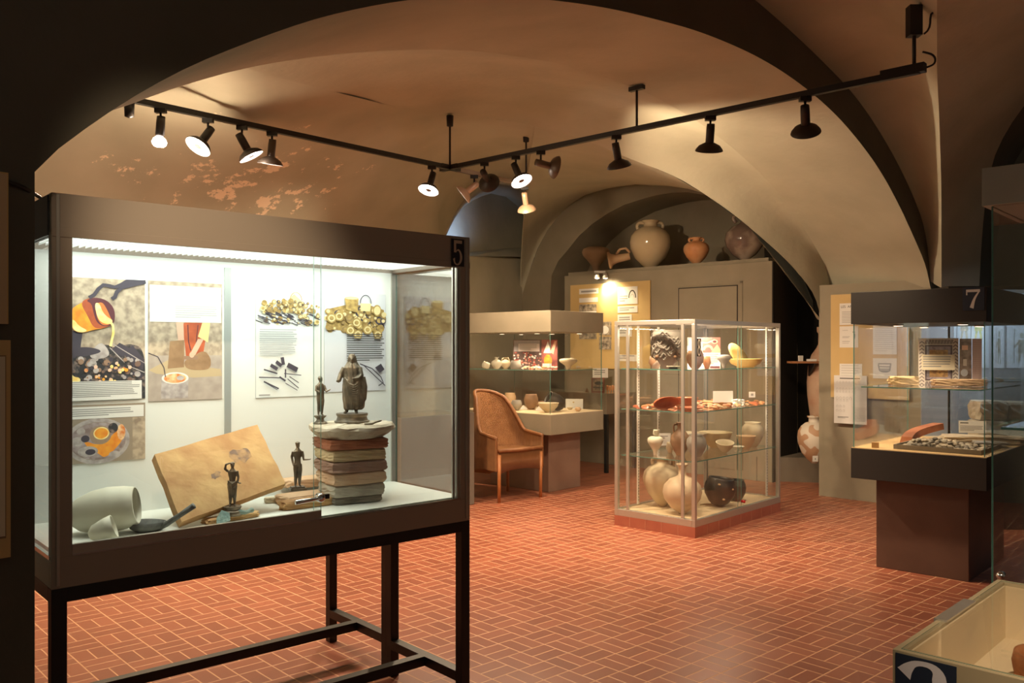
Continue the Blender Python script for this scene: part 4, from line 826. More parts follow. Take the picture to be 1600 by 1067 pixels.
# twin case in the middle distance
oM = Vector((.387, 8.6, 0))
cM = thing('display_case', 'olive canopied glass display case behind the wicker chair', 'display case', oM, RZ)
def wM(x, y, z): return loc2w(oM, RZ, (x, y, z))
CREAMD = mat('cream_deck', (.68, .54, .34), .7)
pedestal_case(cM, .885, 1.30, PAINT, mat('rose_plinth', (.24, .15, .11), .45, col2=(.28, .18, .13), scale=4), CREAMD, (.17, .70, .17, 1.0), 1.263, .612, .815, 1.652, 1.868)
for x, y, p_ in ((.3, .95, 15), (.28, .42, 18), (.62, .95, 0), (.62, .5, 15), (.62, .12, 0)): downlight(cM, x, y, 1.652, p_)
def atd(px, z, Y): p = at(px, 500, Y); p.z = z; return p
zD = .8195
FIT = (oM, .885, 1.30, .03, [])
vessel('clay_pot', 'globular brown pot with narrow base on the deck behind the wicker chair', 'pot', atd(830, zD, 9.36), 'potty', .078, .165, C_BROWN)
vessel('clay_pot', 'grey squat pot just right of the wicker chair top', 'pot', atd(807, zD, 9.2), 'potty', .06, .11, C_GREY)
vessel('clay_pot', 'pale orange pot partly hidden behind the chair back in the olive case', 'pot', atd(797, zD, 9.75), 'potty', .07, .16, C_TAN)
vessel('clay_bowl', 'cream flared bowl at the near corner of the olive canopied case', 'bowl', atd(857, zD, 8.92), 'bowl', .11, .10, C_CREAM)
X = MB(); Mx = Matrix.Rotation(.35, 4, 'Z')@Matrix.Rotation(-1.05, 4, 'Y'); X.lathe([(a*.088, b*.20) for a, b in [(0, 0), (.5, .02), (.85, .18), (1, .5), (.92, .8), (.8, .95), (.84, 1), (.74, 1), (.7, .9), (.85, .6)]], C_BLACK, Mx, 28); zmin = min(v[2] for v in X.v)
p = fitp(atd(880, zD, 9.15), .12); tag(X.build('clay_pot', loc=(p.x, p.y, zD-zmin)), 'black pot tipped over with its mouth towards the cream bowl', 'pot')
vessel('clay_bowl', 'shallow brown bowl with lid behind the cream bowl in the olive case', 'bowl', atd(849, zD, 9.75), 'dome', .09, .07, C_BROWN)
vessel('clay_bowl', 'tiny orange bowl at the right end of the olive case deck', 'bowl', atd(903, zD, 9.12), 'beaker', .034, .045, C_TAN)
vessel('clay_bowl', 'tiny cream saucer between the black pot and the tiny orange bowl', 'bowl', atd(890.5, zD, 9.28), 'dish', .032, .026, C_CREAM)
sheet('text_card', 'blank whitish card standing behind the tiny bowls in the olive case', 'card', Plane(atd(885, 0, 9.62), (1, -.2, 0)), 884, 623, 911, 640.5, [('ell', .45, .7, .05, .06, mat('card_mark', (.6, .4, .1), .7))], PAPER)
for px, Y, l in ((818, 9.35, 'white folded card between the grey and brown pots'), (842, 9.2, 'white folded card between the brown pot and cream bowl')):
    b = MB(); b.prism([(-.045, 0), (.045, 0), (.0, .05)], .002, PAPER, Matrix.Rotation(1.2, 4, 'X')); tag(b.build('folded_card', loc=atd(px, zD, Y)), l, 'card')
zS = 1.2640
FIT = (oM, .885, 1.30, .06, [])
pi_ = []
rr = random.Random(12)
for k in range(110): a, b_ = rr.uniform(0, .62), rr.uniform(0, .60-.25*0); pi_.append(('ell', a, b_*.95, rr.uniform(.012, .03), rr.uniform(.015, .04), [mat('crowd_dark', (.10, .05, .05), .7), mat('crowd_pink', (.62, .32, .26), .7), PAPER, mat('crowd_red', (.4, .08, .06), .7)][rr.randrange(4)]))
pi_ = [('rect', 0, 0, 1, 1, mat('stage_dark', (.09, .05, .05), .6)), ('rect', .02, .6, .6, .97, mat('stage_grey', (.3, .28, .3), .7))]+pi_+[('rect', .64, .0, .99, .99, mat('stage_red', (.45, .12, .10), .7, col2=(.2, .06, .06), scale=14)), ('poly', [(.68, .55), (.78, .95), (.86, .55)], PAPER), ('poly', [(.84, .6), (.93, .95), (.98, .95), (.9, .5)], SKIN), ('ell', .78, .3, .09, .2, ORG), ('rect', .12, .60, .59, .86, mat('lilac_paper', (.66, .58, .58), .8))]+lines(.14, .64, .57, .84, 4, GREYINK, 5)+[('rect', .66, .06, .86, .2, PAPER)]
sheet('poster', 'colour poster of a crowd and a stage on the upper shelf of the olive case', 'poster', Plane(atd(836, 0, 9.62), (1, -.12, 0)), 802, 530.5, 871.5, 577, pi_, PAPER, th=.005)
vessel('clay_jug', 'cream jug with broad rim at the left of the olive case shelf', 'jug', atd(776, zS, 9.35), 'jug', .062, .125, C_WHITE)
vessel('clay_jug', 'tan two-handled jug between the broad rimmed jug and the crowd poster', 'jug', atd(790, zS, 9.55), 'jug', .06, .12, C_CREAM, handles=(0, 3.1))
vessel('shell', 'white domed shell at the far left of the olive case shelf', 'shell', atd(757, zS, 9.45), 'dome', .045, .075, C_WHITE, tilt=((0, 1, 0), .4))
vessel('clay_jug', 'squat cream flask with flat rim right of the crowd poster', 'flask', atd(888, zS, 9.3), 'squat', .10, .115, C_CREAM, handles=(.4,), hz=(.95, .6))
b = MB(); b.lathe([(.055, 0), (.06, .04), (.05, .09), (.044, .09), (.053, .04)], C_GREY, n=20); tag(b.build('pottery_fragment', loc=atd(806, zS, 9.2)), 'curved grey pottery fragment in front of the crowd poster', 'fragment')
sp_ = []
for k in range(34):
    px = rr.uniform(812, 930); Y = rr.uniform(9.12, 9.45) if px < 870 else rr.uniform(9.05, 9.35)
    p = atd(px, zS, Y); lx, ly = local(oM, p)
    if .07 < lx < .81 and .07 < ly < 1.2 and all((p-s_).length > .045 for s_ in sp_) and abs(px-888) > 14: sp_.append(p)
sherds(sp_, [C_CREAM, C_TAN, C_WHITE], .040, 'small % sherd strewn along the olive case shelf', 'sherds on the olive case shelf', seed=4)

# ------------------------------------------------------------------ showcase 8, framed in aluminium
o8 = Vector((1.43, 6.70, 0)); A8, B8, H8 = 1.50, .77, 1.712
c8 = thing('display_case', 'free-standing aluminium framed glass showcase numbered 8 full of pottery', 'display case', o8, RZ)
def w8(x, y, z): return loc2w(o8, RZ, (x, y, z))
TERR = mat('terracotta_plinth', (.33, .09, .055), .45, col2=(.38, .12, .07), scale=6)
m = MB(); m.bx(0, A8, 0, B8, 0, .083, TERR); 
for k in range(1, 8): m.bx(k*A8/8-.0015, k*A8/8+.0015, -.0012, 0, 0, .083, mat('plinth_joint', (.5, .24, .15), .8))
for k in range(1, 5): m.bx(-.0012, 0, k*B8/5-.0015, k*B8/5+.0015, 0, .083, MATS['plinth_joint'])
m.build('plinth', c8)
m = MB(); m.bx(.01, A8-.01, .01, B8-.01, .083, .128, CREAMD); m.build('deck', c8)
q = .032
for z0, z1 in ((.083, .138), (H8-.036, H8)): f8 = MB(); f8.bx(0, A8, 0, q, z0, z1, ALU); f8.bx(0, A8, B8-q, B8, z0, z1, ALU); f8.bx(0, q, q, B8-q, z0, z1, ALU); f8.bx(A8-q, A8, q, B8-q, z0, z1, ALU); f8.build('top_frame' if z0 > 1 else 'bottom_frame', c8, bevel=.002)
for x in (0, A8-q):
    for y in (0, B8-q):
        b = MB(); b.bx(x, x+q, y, y+q, .138, H8-.036, ALU); b.build('post', c8, bevel=.003)
for y in (.115, .64):
    b = MB(); b.bx(.002, .016, y-.012, y+.012, .138, H8-.036, ALU); b.build('glazing_bar', c8)
UPR = mat('white_upright', (.70, .68, .62), .5); 
for x, y in ((1.43, .10), (.30, .735), (.62, .735), (1.22, .735)):
    b = MB(); b.bx(x-.012, x+.012, y-.006, y+.006, .138, H8-.036, UPR)
    for k in range(60): b.bx(x-.004, x+.004, y-.0065, y-.006, .17+k*.025, .18+k*.025, BLACK)
    b.build('slotted_upright', c8)
pane(c8, q, A8*.5+.02, .006, .011, .138, H8-.036, 'sliding_glass'); pane(c8, A8*.5-.02, A8-q, .016, .021, .138, H8-.036, 'sliding_glass')
pane(c8, q, A8-q, B8-.016, B8-.011, .138, H8-.036, 'glass_pane'); pane(c8, .018, .023, q, B8-q, .138, H8-.036, 'glass_pane'); pane(c8, A8-.016, A8-.011, q, B8-q, .138, H8-.036, 'glass_pane')
S1, S2, S3, S0 = 1.316, .979, .592, .1295
for z in (S1, S2, S3): pane(c8, .035, A8-.03, .028, B8-.045, z-.008, z, 'glass_shelf')
b = MB(); b.lathe([(0, 0), (.012, 0), (.012, .03), (0, .032)], mat('red_lock', (.45, .02, .02), .3), Matrix.Translation((.76, 0, .19))@Matrix.Rotation(math.pi/2, 4, 'X'), 14); b.bx(.75, .83, -.01, .004, .187, .193, CHROME); plabel(b.build('lock', c8), 'red knobbed chrome lock')
number_sign(c8, '8', .032, .095, S1+.105, S1+.245, .003, mat('near_black_sign2', (.02, .015, .012), .5), mat('sign_cream', (.75, .68, .58), .6))
b = MB(); b.bx(.3, 1.2, .33, .36, H8-.03, H8-.002, UPR); b.build('lamp_rail', c8)
la8 = area('case_soft_strip', (0, 0, 0), (0, 0, -1), 24, 1.1, .10, (1, .82, .58)); la8.parent = c8; la8.location = (.75, .38, H8-.045); la8.rotation_euler = (0, 0, 0)  # added soft strip light, stands in for the small spots of the case
def pv(px, z, Y): return atd(px, z, Y)
# top shelf
FIT = (o8, A8, B8, .036, [])
z = S1+.0005
def ex_relief(t):
    b = MB(); r = .128; h = .315
    for k in range(90):
        a = k*2.39996; zz = .075+.215*((k*.7549+k*k*.031) % 1); q_ = zz/h; pr_ = PROF['relief']; rad = r*next(a0+(b0-a0)*(q_-a1)/(b1-a1) for (a0, a1), (b0, b1) in zip(pr_[1:], pr_[2:]) if a1 <= q_ <= b1)-.001
        P = [Vector(((rad+.005)*math.cos(a+s*.11), (rad+.005)*math.sin(a+s*.11), zz+.018*math.sin(s*1.3+k))) for s in range(6)]
        b.tube(P, [.003, .007, .009, .008, .007, .003], C_GREY, 8)
    for k in range(5): a = -1.2+k*1.25; b.ball(((r*.98)*math.cos(a), (r*.98)*math.sin(a), .10), (.018, .018, .014), C_BROWN, 8)
    plabel(b.build('relief_figures', t), 'moulded relief figures around the wall')
vessel('relief_vase', 'large grey pot covered in moulded relief on the top shelf of case 8', 'pot', pv(1042.5, z, 7.14), 'relief', .130, .318, C_GREY, extra=ex_relief)
vessel('clay_bowl', 'orange and white bowl fragment left of the big relief pot', 'bowl', pv(1024, z, 7.42), 'beaker', .06, .10, C_PATCH)
b = MB(); b.bx(-.05, .05, -.02, .02, .018, .026, C_WHITE); b.bx(-.03, .03, -.02, .02, 0, .018, BLACK); tag(b.build('pottery_stand', loc=pv(1052, z, 6.93), rz=.2), 'small cream topped black block in front of the relief pot', 'block')
it = [('rect', 0, .5, 1, 1, mat('photo_redbrown', (.28, .12, .10), .6)), ('line', arc(.62, .58, .13, .14), .07, mat('photo_clay', (.78, .36, .24), .6)), ('line', [(.3, .84), (.6, .82), (.78, .9)], .03, SKIN), ('ell', .82, .86, .10, .07, MATS['photo_clay']), ('ell', .82, .86, .06, .04, MAR), ('poly', [(.02, .5), (.05, .95), (.2, .9), (.28, .5)], MATS['photo_clay']), ('poly', [(.3, .5), (.33, .88), (.45, .8), (.46, .5)], SKIN), ('rect', .0, .5, .25, .72, PAPER), ('poly', [(.7, .5), (.9, .78), (1, .6), (1, .5)], MATS['photo_clay'])]+lines(.55, .1, .95, .46, 6, GREYINK, 3)+[('rect', .68, .02, .98, .06, MAR)]
sheet('pottery_poster', 'small poster with a photo of orange pots above text on the top shelf', 'poster', Plane(pv(1100, 0, 7.62), (1, .1, 0)), 1074, 527, 1125.5, 575, it, PAPER, th=.004)
vessel('clay_pot', 'round dark brown pot with gaping side behind the corner post of case 8', 'pot', pv(1086, z, 7.02), 'potty', .072, .15, C_BROWN)
vessel('clay_beaker', 'small orange beaker between the dark pot and the grey jar', 'beaker', pv(1104.5, z, 7.12), 'beaker', .034, .10, C_ORANGE)
vessel('clay_jar', 'small angular grey jar on the top shelf of case 8', 'jar', pv(1131, z, 7.42), 'squat', .060, .115, C_GREY, tilt=((1, 0, 0), .0))
X = MB(); X.lathe([(0, 0), (.075, .0), (.16, .025), (.165, .03), (.075, .012), (0, .01)], C_YEL, Matrix.Rotation(.9, 4, 'Z')@Matrix.Rotation(1.15, 4, 'X'), 36); zm = min(v[2] for v in X.v); X.v = [(a, b_, (c-zm)*.72) for a, b_, c in X.v]
tag(X.build('clay_plate', loc=fitp(pv(1150, z, 7.8), .10)), 'yellow plate leaning upright behind the yellow dish', 'plate')
vessel('clay_dish', 'wide yellow dish with upright rim on the top shelf of case 8', 'dish', pv(1165, z, 7.63), 'dish', .15, .075, C_YEL)
# second shelf: red ware
FIT = (o8, A8, B8, .036, [])
z = S2+.0005
X = MB(); X.lathe([(0, 0), (.05, 0), (.10, .03), (.13, .075), (.125, .08), (.095, .04), (.05, .012), (0, .01)], C_RED, Matrix.Rotation(.5, 4, 'Z')@Matrix.Rotation(1.9, 4, 'X'), 36); zm = min(v[2] for v in X.v); X.v = [(a, b_, (c-zm)*.45) for a, b_, c in X.v]
tag(X.build('red_bowl', loc=fitp(pv(1033, z, 7.12), .115)), 'glossy red bowl tipped on edge at the front left of the second shelf', 'bowl')
vessel('red_bowl', 'red slip bowl behind the two corner posts of case 8', 'bowl', pv(1074, z, 7.35), 'bowl', .095, .085, C_RED)
vessel('red_plate', 'red slip plate lying flat at the front corner of the second shelf', 'plate', pv(1081, z, 7.02), 'plate', .10, .025, C_RED)
vessel('red_plate', 'large dark red plate in the middle of the second shelf', 'plate', pv(1055, z, 7.48), 'plate', .10, .03, C_RED)
vessel('red_plate', 'orange red plate behind the tilted card on the second shelf', 'plate', pv(1118, z, 7.62), 'plate', .13, .035, C_ORANGE)
sheet('text_card', 'large pale card tilted among the orange sherds of case 8', 'card', Plane(pv(1130, 0, 7.5), (1, .2, 0)), 1114, 611, 1145, 629, [], PAPER)
sheet('text_card', 'tiny numbered white label standing at the right of the second shelf', 'label', Plane(pv(1175, 0, 7.78), (1, .1, 0)), 1170, 612, 1180, 621, [('rect', .3, .3, .7, .7, GREYINK)], PAPER)
b = MB(); rock(b, (0, 0, .03), (.09, .06, .055), PAPER, 61, 0, .8, 4); tag(b.build('crumpled_label', loc=pv(1153, z, 7.5)), 'crumpled white label beside the large tilted card', 'label')
rr = random.Random(21)
def scatter(n, x0, x1, Y0, Y1, z, org, a, b, gap, avoid=()):
    out = []
    for _ in range(n*8):
        p = atd(rr.uniform(x0, x1), z, rr.uniform(Y0, Y1)); lx, ly = local(org, p)
        if .07 < lx < a-.08 and .06 < ly < b-.08 and all((p-q_).length > gap for q_ in out) and all((p.xy-Vector(q_[:2])).length > q_[2] for q_ in avoid): out.append(p)
        if len(out) >= n: break
    return out
av = [(*pv(1118, z, 7.62).xy, .14), (*pv(1055, z, 7.48).xy, .11), (*pv(1074, z, 7.35).xy, .1), (*pv(1081, z, 7.02).xy, .11), (*pv(1033, z, 7.08).xy, .13), (*pv(1153, z, 7.5).xy, .06)]
sherds(scatter(46, 1085, 1214, 7.0, 8.1, z, o8, A8, B8, .055, av), [C_ORANGE, C_ORANGE, C_RED, C_TAN], .044, '% sherd spread on the right half of the second shelf', 'orange sherds in case 8', seed=9)
sherds(scatter(20, 975, 1060, 7.15, 7.9, z, o8, A8, B8, .07, av), [C_RED, C_ORANGE], .040, '% sherd on the left half of the second shelf of case 8', 'red sherds in case 8', seed=10)
# third shelf
FIT = (o8, A8, B8, .036, [])
z = S3+.0005
vessel('clay_jug', 'small cream jug with pointed base at the left of the third shelf', 'jug', pv(1024, z, 7.12), 'squat', .066, .165, C_WHITE)
b = MB(); b.tube([(.01, 0, 0), (-.015, 0, .025), (-.01, 0, .05), (.02, 0, .05)], .009, C_WHITE, 8); b.lathe([(.018, -.01), (.02, .03), (.026, .04), (.018, .04)], C_WHITE, Matrix.Translation((.012, 0, .015)), 14); p = pv(1024, z+.16, 7.12); tag(b.build('jug_neck', loc=p), 'looped neck fragment resting on the small cream jug', 'fragment')
vessel('clay_jug', 'tall orange brown jug with slim neck and loop handle in case 8', 'jug', pv(1062.5, z, 7.15), 'jug', .082, .275, C_BROWN, handles=(3.1,), hz=(.93, .62), hr=(.35, .7))
vessel('clay_pot', 'dark globular pot behind the corner post on the third shelf', 'pot', pv(1088, z, 7.08), 'jar', .082, .19, C_GREY)
sheet('text_card', 'white label card between the cream jug and the brown jug', 'card', Plane(pv(1036, 0, 7.45), (1, .1, 0)), 1027, 677, 1048, 696, lines(.2, .5, .8, .8, 2, GREYINK, 4), PAPER)
vessel('clay_beaker', 'pale upturned cone beside the tall brown jug', 'beaker', pv(1047, z, 7.33), 'beaker', .035, .09, C_CREAM)
vessel('clay_bowl', 'deep cream bowl behind the dark pot on the third shelf', 'bowl', pv(1082, z, 7.55), 'bowl', .13, .15, C_CREAM)
vessel('clay_bowl', 'wide pale yellow bowl in the middle of the third shelf', 'bowl', pv(1118, z, 7.45), 'bowl', .15, .14, mat('pale_yellow_clay', (.70, .58, .36), .5, col2=(.62, .5, .3), scale=6))
vessel('clay_bowl', 'small cream bowl tilted towards the viewer on the third shelf', 'bowl', pv(1132, z+.012, 7.13), 'bowl', .078, .085, C_CREAM, tilt=((1, 0, 0), .25))
vessel('clay_dish', 'small white dish lying upside down at the front of the third shelf', 'dish', pv(1153, z, 7.30), 'footed', .055, .045, C_WHITE)
vessel('clay_bowl', 'spouted tan bowl with a lip right of the small cream bowl', 'bowl', pv(1166, z, 7.50), 'bowl', .085, .12, C_TAN)
vessel('clay_jug', 'large rounded cream jug at the right end of the third shelf', 'jug', pv(1176, z, 7.76), 'jar', .10, .225, C_CREAM)
# floor of the case
FIT = (o8, A8, B8, .034, [])
z = S0
vessel('amphora', 'round pale jug with narrow neck and pointed base by the corner post', 'amphora', pv(1066, z, 6.99), 'globe', .160, .41, mat('smudged_clay', (.60, .47, .32), .55, col2=(.40, .30, .21), scale=5, lo=.5, hi=.75, bump=.05))
vessel('amphora', 'big cream shouldered amphora with two handles on the floor of case 8', 'amphora', pv(1026.5, z, 7.24), 'amphora', .168, .425, C_CREAM, handles=(-.1, 2.6), hz=(.955, .82), hr=(.25, .55), ht=.10, sq=(1, 1))
def ex_holes(t):
    b = MB()
    for a, zz in ((-1.9, .19), (-1.5, .07), (-.9, .16)): b.ball((.128*math.cos(a), .128*math.sin(a), zz), (.013, .013, .009), C_TAN, 8)
    plabel(b.build('patch', t), 'tan repair patches')
vessel('clay_pot', 'large black pot with repaired holes on the floor of case 8', 'pot', pv(1122, z+.012, 7.27), 'potty', .135, .235, C_BLACK, tilt=((0, 1, 0), .12), extra=ex_holes)
vessel('clay_pot', 'small black pot behind the red lock of case 8', 'pot', pv(1150.5, z, 7.62), 'potty', .085, .19, C_BLACK)
sheet('text_card', 'cream card leaning between the round jug and the black pot', 'card', Plane(pv(1100, 0, 7.42), (1, .3, 0)), 1094, 787, 1113, 806, [], CREAMD)

FIT = None
# ------------------------------------------------------------------ tall closet with jars on top
oC = Vector((2.88, 9.5, 0)); WC = 2.95; DC = .62; HC = 2.455
PC = Plane(oC, (-V.x, -V.y, 0))
clo = thing('closet', 'tall olive painted closet block filling the far niche', 'closet', oC+V*WC, math.atan2(-V.y, -V.x))
m = MB(); m.bx(0, WC, 0, DC, 0, HC, PAINT); m.build('body', clo, bevel=.003)
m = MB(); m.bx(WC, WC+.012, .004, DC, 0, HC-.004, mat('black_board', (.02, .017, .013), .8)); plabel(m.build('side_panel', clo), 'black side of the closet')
m = MB(); m.bx(.03, WC-.06, .04, DC, HC, HC+.045, PAINT); m.build('top_board', clo, bevel=.003)
dz = lambda px, py: PC.hit(px, py)
a = dz(1060, 450); b_ = dz(1153, 446); xa = (a-clo.location).xy.length; xb = (b_-clo.location).xy.length
GR = mat('door_gap', (.03, .025, .02), .8)
m = MB(); m.bx(xa+.012, xb-.012, -.006, 0, .1, a.z-.012, PAINT); dr = m.build('door', clo)
m = MB(); m.bx(xa, xa+.012, -.003, 0, .1, a.z, GR); m.bx(xb-.012, xb, -.003, 0, .1, a.z, GR); m.bx(xa+.012, xb-.012, -.003, 0, a.z-.012, a.z, GR); m.build('door_gap', clo)
m = MB(); m.bx(xb-.03, xb-.022, -.012, -.006, 1.25, 1.5, PAINT_D); m.build('handle', dr)
m = MB(); m.bx(xb+.03, xb+.06, -.012, 0, .1, a.z+.04, PAINT); m.bx(xa-.02, xb+.06, -.012, 0, a.z+.015, a.z+.04, PAINT); m.build('door_frame', clo)
TZC = HC+.0455
def topp(px, d=.32):
    Y = PC.off(U, d).Y(px); return atd(px, TZC, Y)
vessel('storage_jar', 'squat shouldered tan jar without neck at the left of the closet top', 'jar', topp(931, .24), 'squat', .185, .345, mat('dusty_clay', (.40, .26, .16), .6, col2=(.50, .35, .22), scale=5, bump=.15))
X = MB(); X.lathe([(.03, 0), (.045, .0), (.05, .10), (.055, .17), (.075, .23), (.11, .25), (.11, .275), (.09, .275), (.05, .19), (.035, .08)], C_TAN, Matrix.Rotation(math.radians(-100), 4, 'Y'), 24)
X.tube([(.0, .0, .05), (-.05, -.03, .10), (-.12, -.03, .09), (-.17, 0, .03)], .016, C_TAN, 8); zm = min(v[2] for v in X.v); p = topp(984, .10); tag(X.build('amphora_neck', loc=(p.x, p.y, TZC-zm), rz=-.2), 'broken amphora neck lying beside the big beige amphora', 'fragment')
vessel('storage_jar', 'biggest glossy beige amphora with two small handles on the closet top', 'amphora', topp(1016, .32), 'bigamphora', .262, .615, C_AMPH, handles=(.15, 2.95), hz=(.955, .80), hr=(.34, .60), ht=.085)
vessel('storage_jar', 'small orange two-handled amphora on the closet top', 'amphora', topp(1088, .22), 'amphora', .155, .33, C_ORANGE, handles=(0, 3.14), hz=(.955, .83), hr=(.28, .5), ht=.09)
vessel('storage_jar', 'mottled grey glossy round amphora at the right of the closet top', 'amphora', topp(1163, .24), 'globe', .225, .58, C_GLOSS, handles=(2.8, .2), hz=(.93, .78), hr=(.25, .45))
# board on the closet
bp = Plane(oC-U*.0, (-V.x, -V.y, 0))
BF = bp
sheet('notice_board', 'tan notice board on the closet lit by the pair of small lamps', 'notice board', bp, 893, 446, 1017.5, 575, [], BOARD, gap=.012, th=.012)
g_ = .0245
PH = mat('old_photo', (.12, .10, .08), .7, col2=(.50, .42, .32), scale=22)
for i, (x0, y0, x1, y1, it, bs, lb) in enumerate([
    (907, 452, 937, 460, [('rect', .1, .3, .9, .65, GREYINK)], PAPER, 'narrow title slip at the top left of the closet board'),
    (907, 466, 936, 473, [], PAPER, 'blank narrow slip under the title slip on the closet board'),
    (907, 476, 934, 530, [('rect', 0, .6, 1, .8, PAPER)], PH, 'dark old photograph at the left of the closet board'),
    (967, 449, 998, 476, [('line', arc(.74, .35, .17, .42), .05, INK), ('line', arc(.74, .35, .1, .2), .015, GREYINK)]+lines(.1, .1, .55, .5, 3, GREYINK, 5), PAPER, 'white sheet with a black arch drawing on the closet board'),
    (967, 479, 998, 489, lines(.1, .2, .9, .8, 2, GREYINK, 5), PAPER, 'narrow white sheet under the arch drawing'),
    (967, 492, 989, 526, lines(.1, .1, .9, .9, 8, GREYINK, 7), PAPER, 'upright white text sheet on the closet board'),
    (938, 503, 957, 524, [('ell', .5, .4, .3, .3, PAPER)], PH, 'small brown photograph above another on the closet board'),
    (938, 526, 957, 546, [], PH, 'lower small brown photograph on the closet board'),
    (967, 554, 998, 564, lines(.05, .2, .9, .9, 2, GREYINK, 9), PAPER, 'lowest white slip on the closet board'),
    ]): sheet('paper_sheet' if bs is PAPER else 'photograph', lb, 'paper' if bs is PAPER else 'photograph', bp, x0, y0, x1, y1, it, bs, 'papers on the closet board', gap=g_)
# pair of little lamps above the board
pL = PC.hit(946, 432)
lm = thing('clip_lamp', 'pair of small bright spot lamps above the closet notice board', 'lamp', pL-U*.12)
m = MB(); m.tube([U*.12+Vector((0, 0, .05)), Vector((0, 0, .06))], .008, ALU, 8); m.box((0, 0, .05), (.14, .03, .03), ALU); m.build('bracket', lm)
LIT = mat('lamp_glow', (1, 1, 1), .4, emit=(1, .88, .66), estr=22)
for k, dx in enumerate((-.035, .07)):
    m = MB(); m.lathe([(.0, .045), (.028, .04), (.032, 0), (.04, -.03), (.034, -.03), (.02, .02)], mat('lamp_silver', (.7, .68, .62), .3, .6), Matrix.Translation((dx, 0, 0)), 18); h = m.build('lamp_head', lm)
    m = MB(); m.ball((dx, 0, -.022), (.03, .03, .016), LIT, 14); m.build('bulb', h)
spot('board_lamp', pL-U*.13+Vector((0, 0, -.05)), PC.hit(958, 462)-U*.0, 34, 95, .8, (1, .80, .48), .03)
spot('board_lamp', pL-U*.25+Vector((0, 0, .02)), PC.hit(960, 500), 26, 110, .9, (1, .76, .42), .03)

# ------------------------------------------------------------------ boards on the right pier
PRB = Plane(R2, R1-R2)
it = [('rect', .012, .965, .02, .975, INK)]
sheet('notice_board', 'tan notice board with papers on the right pier beside case 7', 'notice board', PRB, 1301, 461, 1423, 620, [], BOARD, gap=.03, th=.012)
g_ = .0425
hd = sheet('paper_sheet', 'sheet headed LES AMPHORES at the top left of the pier board', 'paper', PRB, 1315, 474.5, 1352, 508, [('rect', .1, .60-.07*k, .9, .62-.07*k, GREYINK) for k in range(8)], PAPER, 'papers on the pier board', gap=g_)
tx = bpy.data.curves.new('heading', 'FONT'); tx.body = 'LES  AMPHORES'; tx.size = .034; tx.extrude = .0002; tx.materials.append(INK); tt = bpy.data.objects.new('t', tx); me = bpy.data.meshes.new_from_object(tt); bpy.data.objects.remove(tt); to = bpy.data.objects.new('heading', me); COL.objects.link(to); to.parent = hd; to.location = (.012, -.0042, .168); to.rotation_euler = (math.pi/2, 0, 0)
for x0, y0, x1, y1, it, lb in [
    (1315, 510, 1344, 543, [('line', [(.78, .7), (.83, .6), (.8, .4), (.75, .28)], .03, INK), ('line', [(.7, .72), (.84, .72)], .03, INK), ('rect', .15, .5, .55, .52, GREYINK), ('rect', .15, .45, .5, .465, GREYINK), ('rect', .15, .28, .55, .3, GREYINK), ('rect', .15, .2, .5, .215, GREYINK), ('rect', .15, .8, .45, .815, GREYINK)], 'sheet with a thin amphora drawing left on the pier board'),
    (1367, 505, 1404, 553.5, lines(.08, .06, .92, .95, 14, mat('faint_ink2', (.55, .53, .5), .8), 13, fill=.25), 'long densely typed sheet on the right of the pier board'),
    (1367, 559.5, 1404, 591, [('poly', [(.2, .68), (.26, .38), (.4, .30), (.62, .30), (.74, .38), (.78, .70), (.72, .70), (.68, .42), (.3, .42), (.26, .7)], GREYINK), ('rect', .22, .70, .78, .76, GREYINK), ('rect', .24, .56, .74, .61, GREYINK), ('rect', .28, .44, .7, .49, GREYINK)], 'sheet with a drawing of a hull full of amphorae on the pier board'),
    (1315, 568, 1350, 592, lines(.08, .1, .92, .9, 5, mat('faint_ink2', (.55, .53, .5), .8), 15, fill=.25), 'lower left typed sheet on the pier board partly covered')]:
    sheet('paper_sheet', lb, 'paper', PRB, x0, y0, x1, y1, it, PAPER, 'papers on the pier board', gap=g_)
it = [('rect', .18, .93, .8, .95, INK)]
for r_, (zz, n, s) in enumerate(((.86, 8, .9), (.72, 9, .95), (.66, 7, .8), (.53, 5, 1.2), (.48, 4, 1), (.36, 3, 1), (.27, 3, 1.1))):
    for k in range(n): cx = .10+k*.8/8.5*(1.1 if n < 6 else 1); it.append(('line', [(cx-.02*s, zz-.028*s), (cx-.025*s, zz+.01), (cx, zz+.022*s), (cx+.025*s, zz+.01), (cx+.02*s, zz-.028*s)], .007, GREYINK))
it += [('rect', .12, .13, .45, .14, INK), ('rect', .12, .11, .35, .118, GREYINK)]+[('rect', .58, .33-.03*k, .96, .335-.03*k, GREYINK) for k in range(10)]
sheet('chart_sheet', 'large white chart of amphora outlines hanging over the lower edge of the pier board', 'poster', PRB, 1307.5, 586, 1358.5, 660, it, mat('chart_paper', (.74, .72, .70), .8), gap=.055, th=.008)
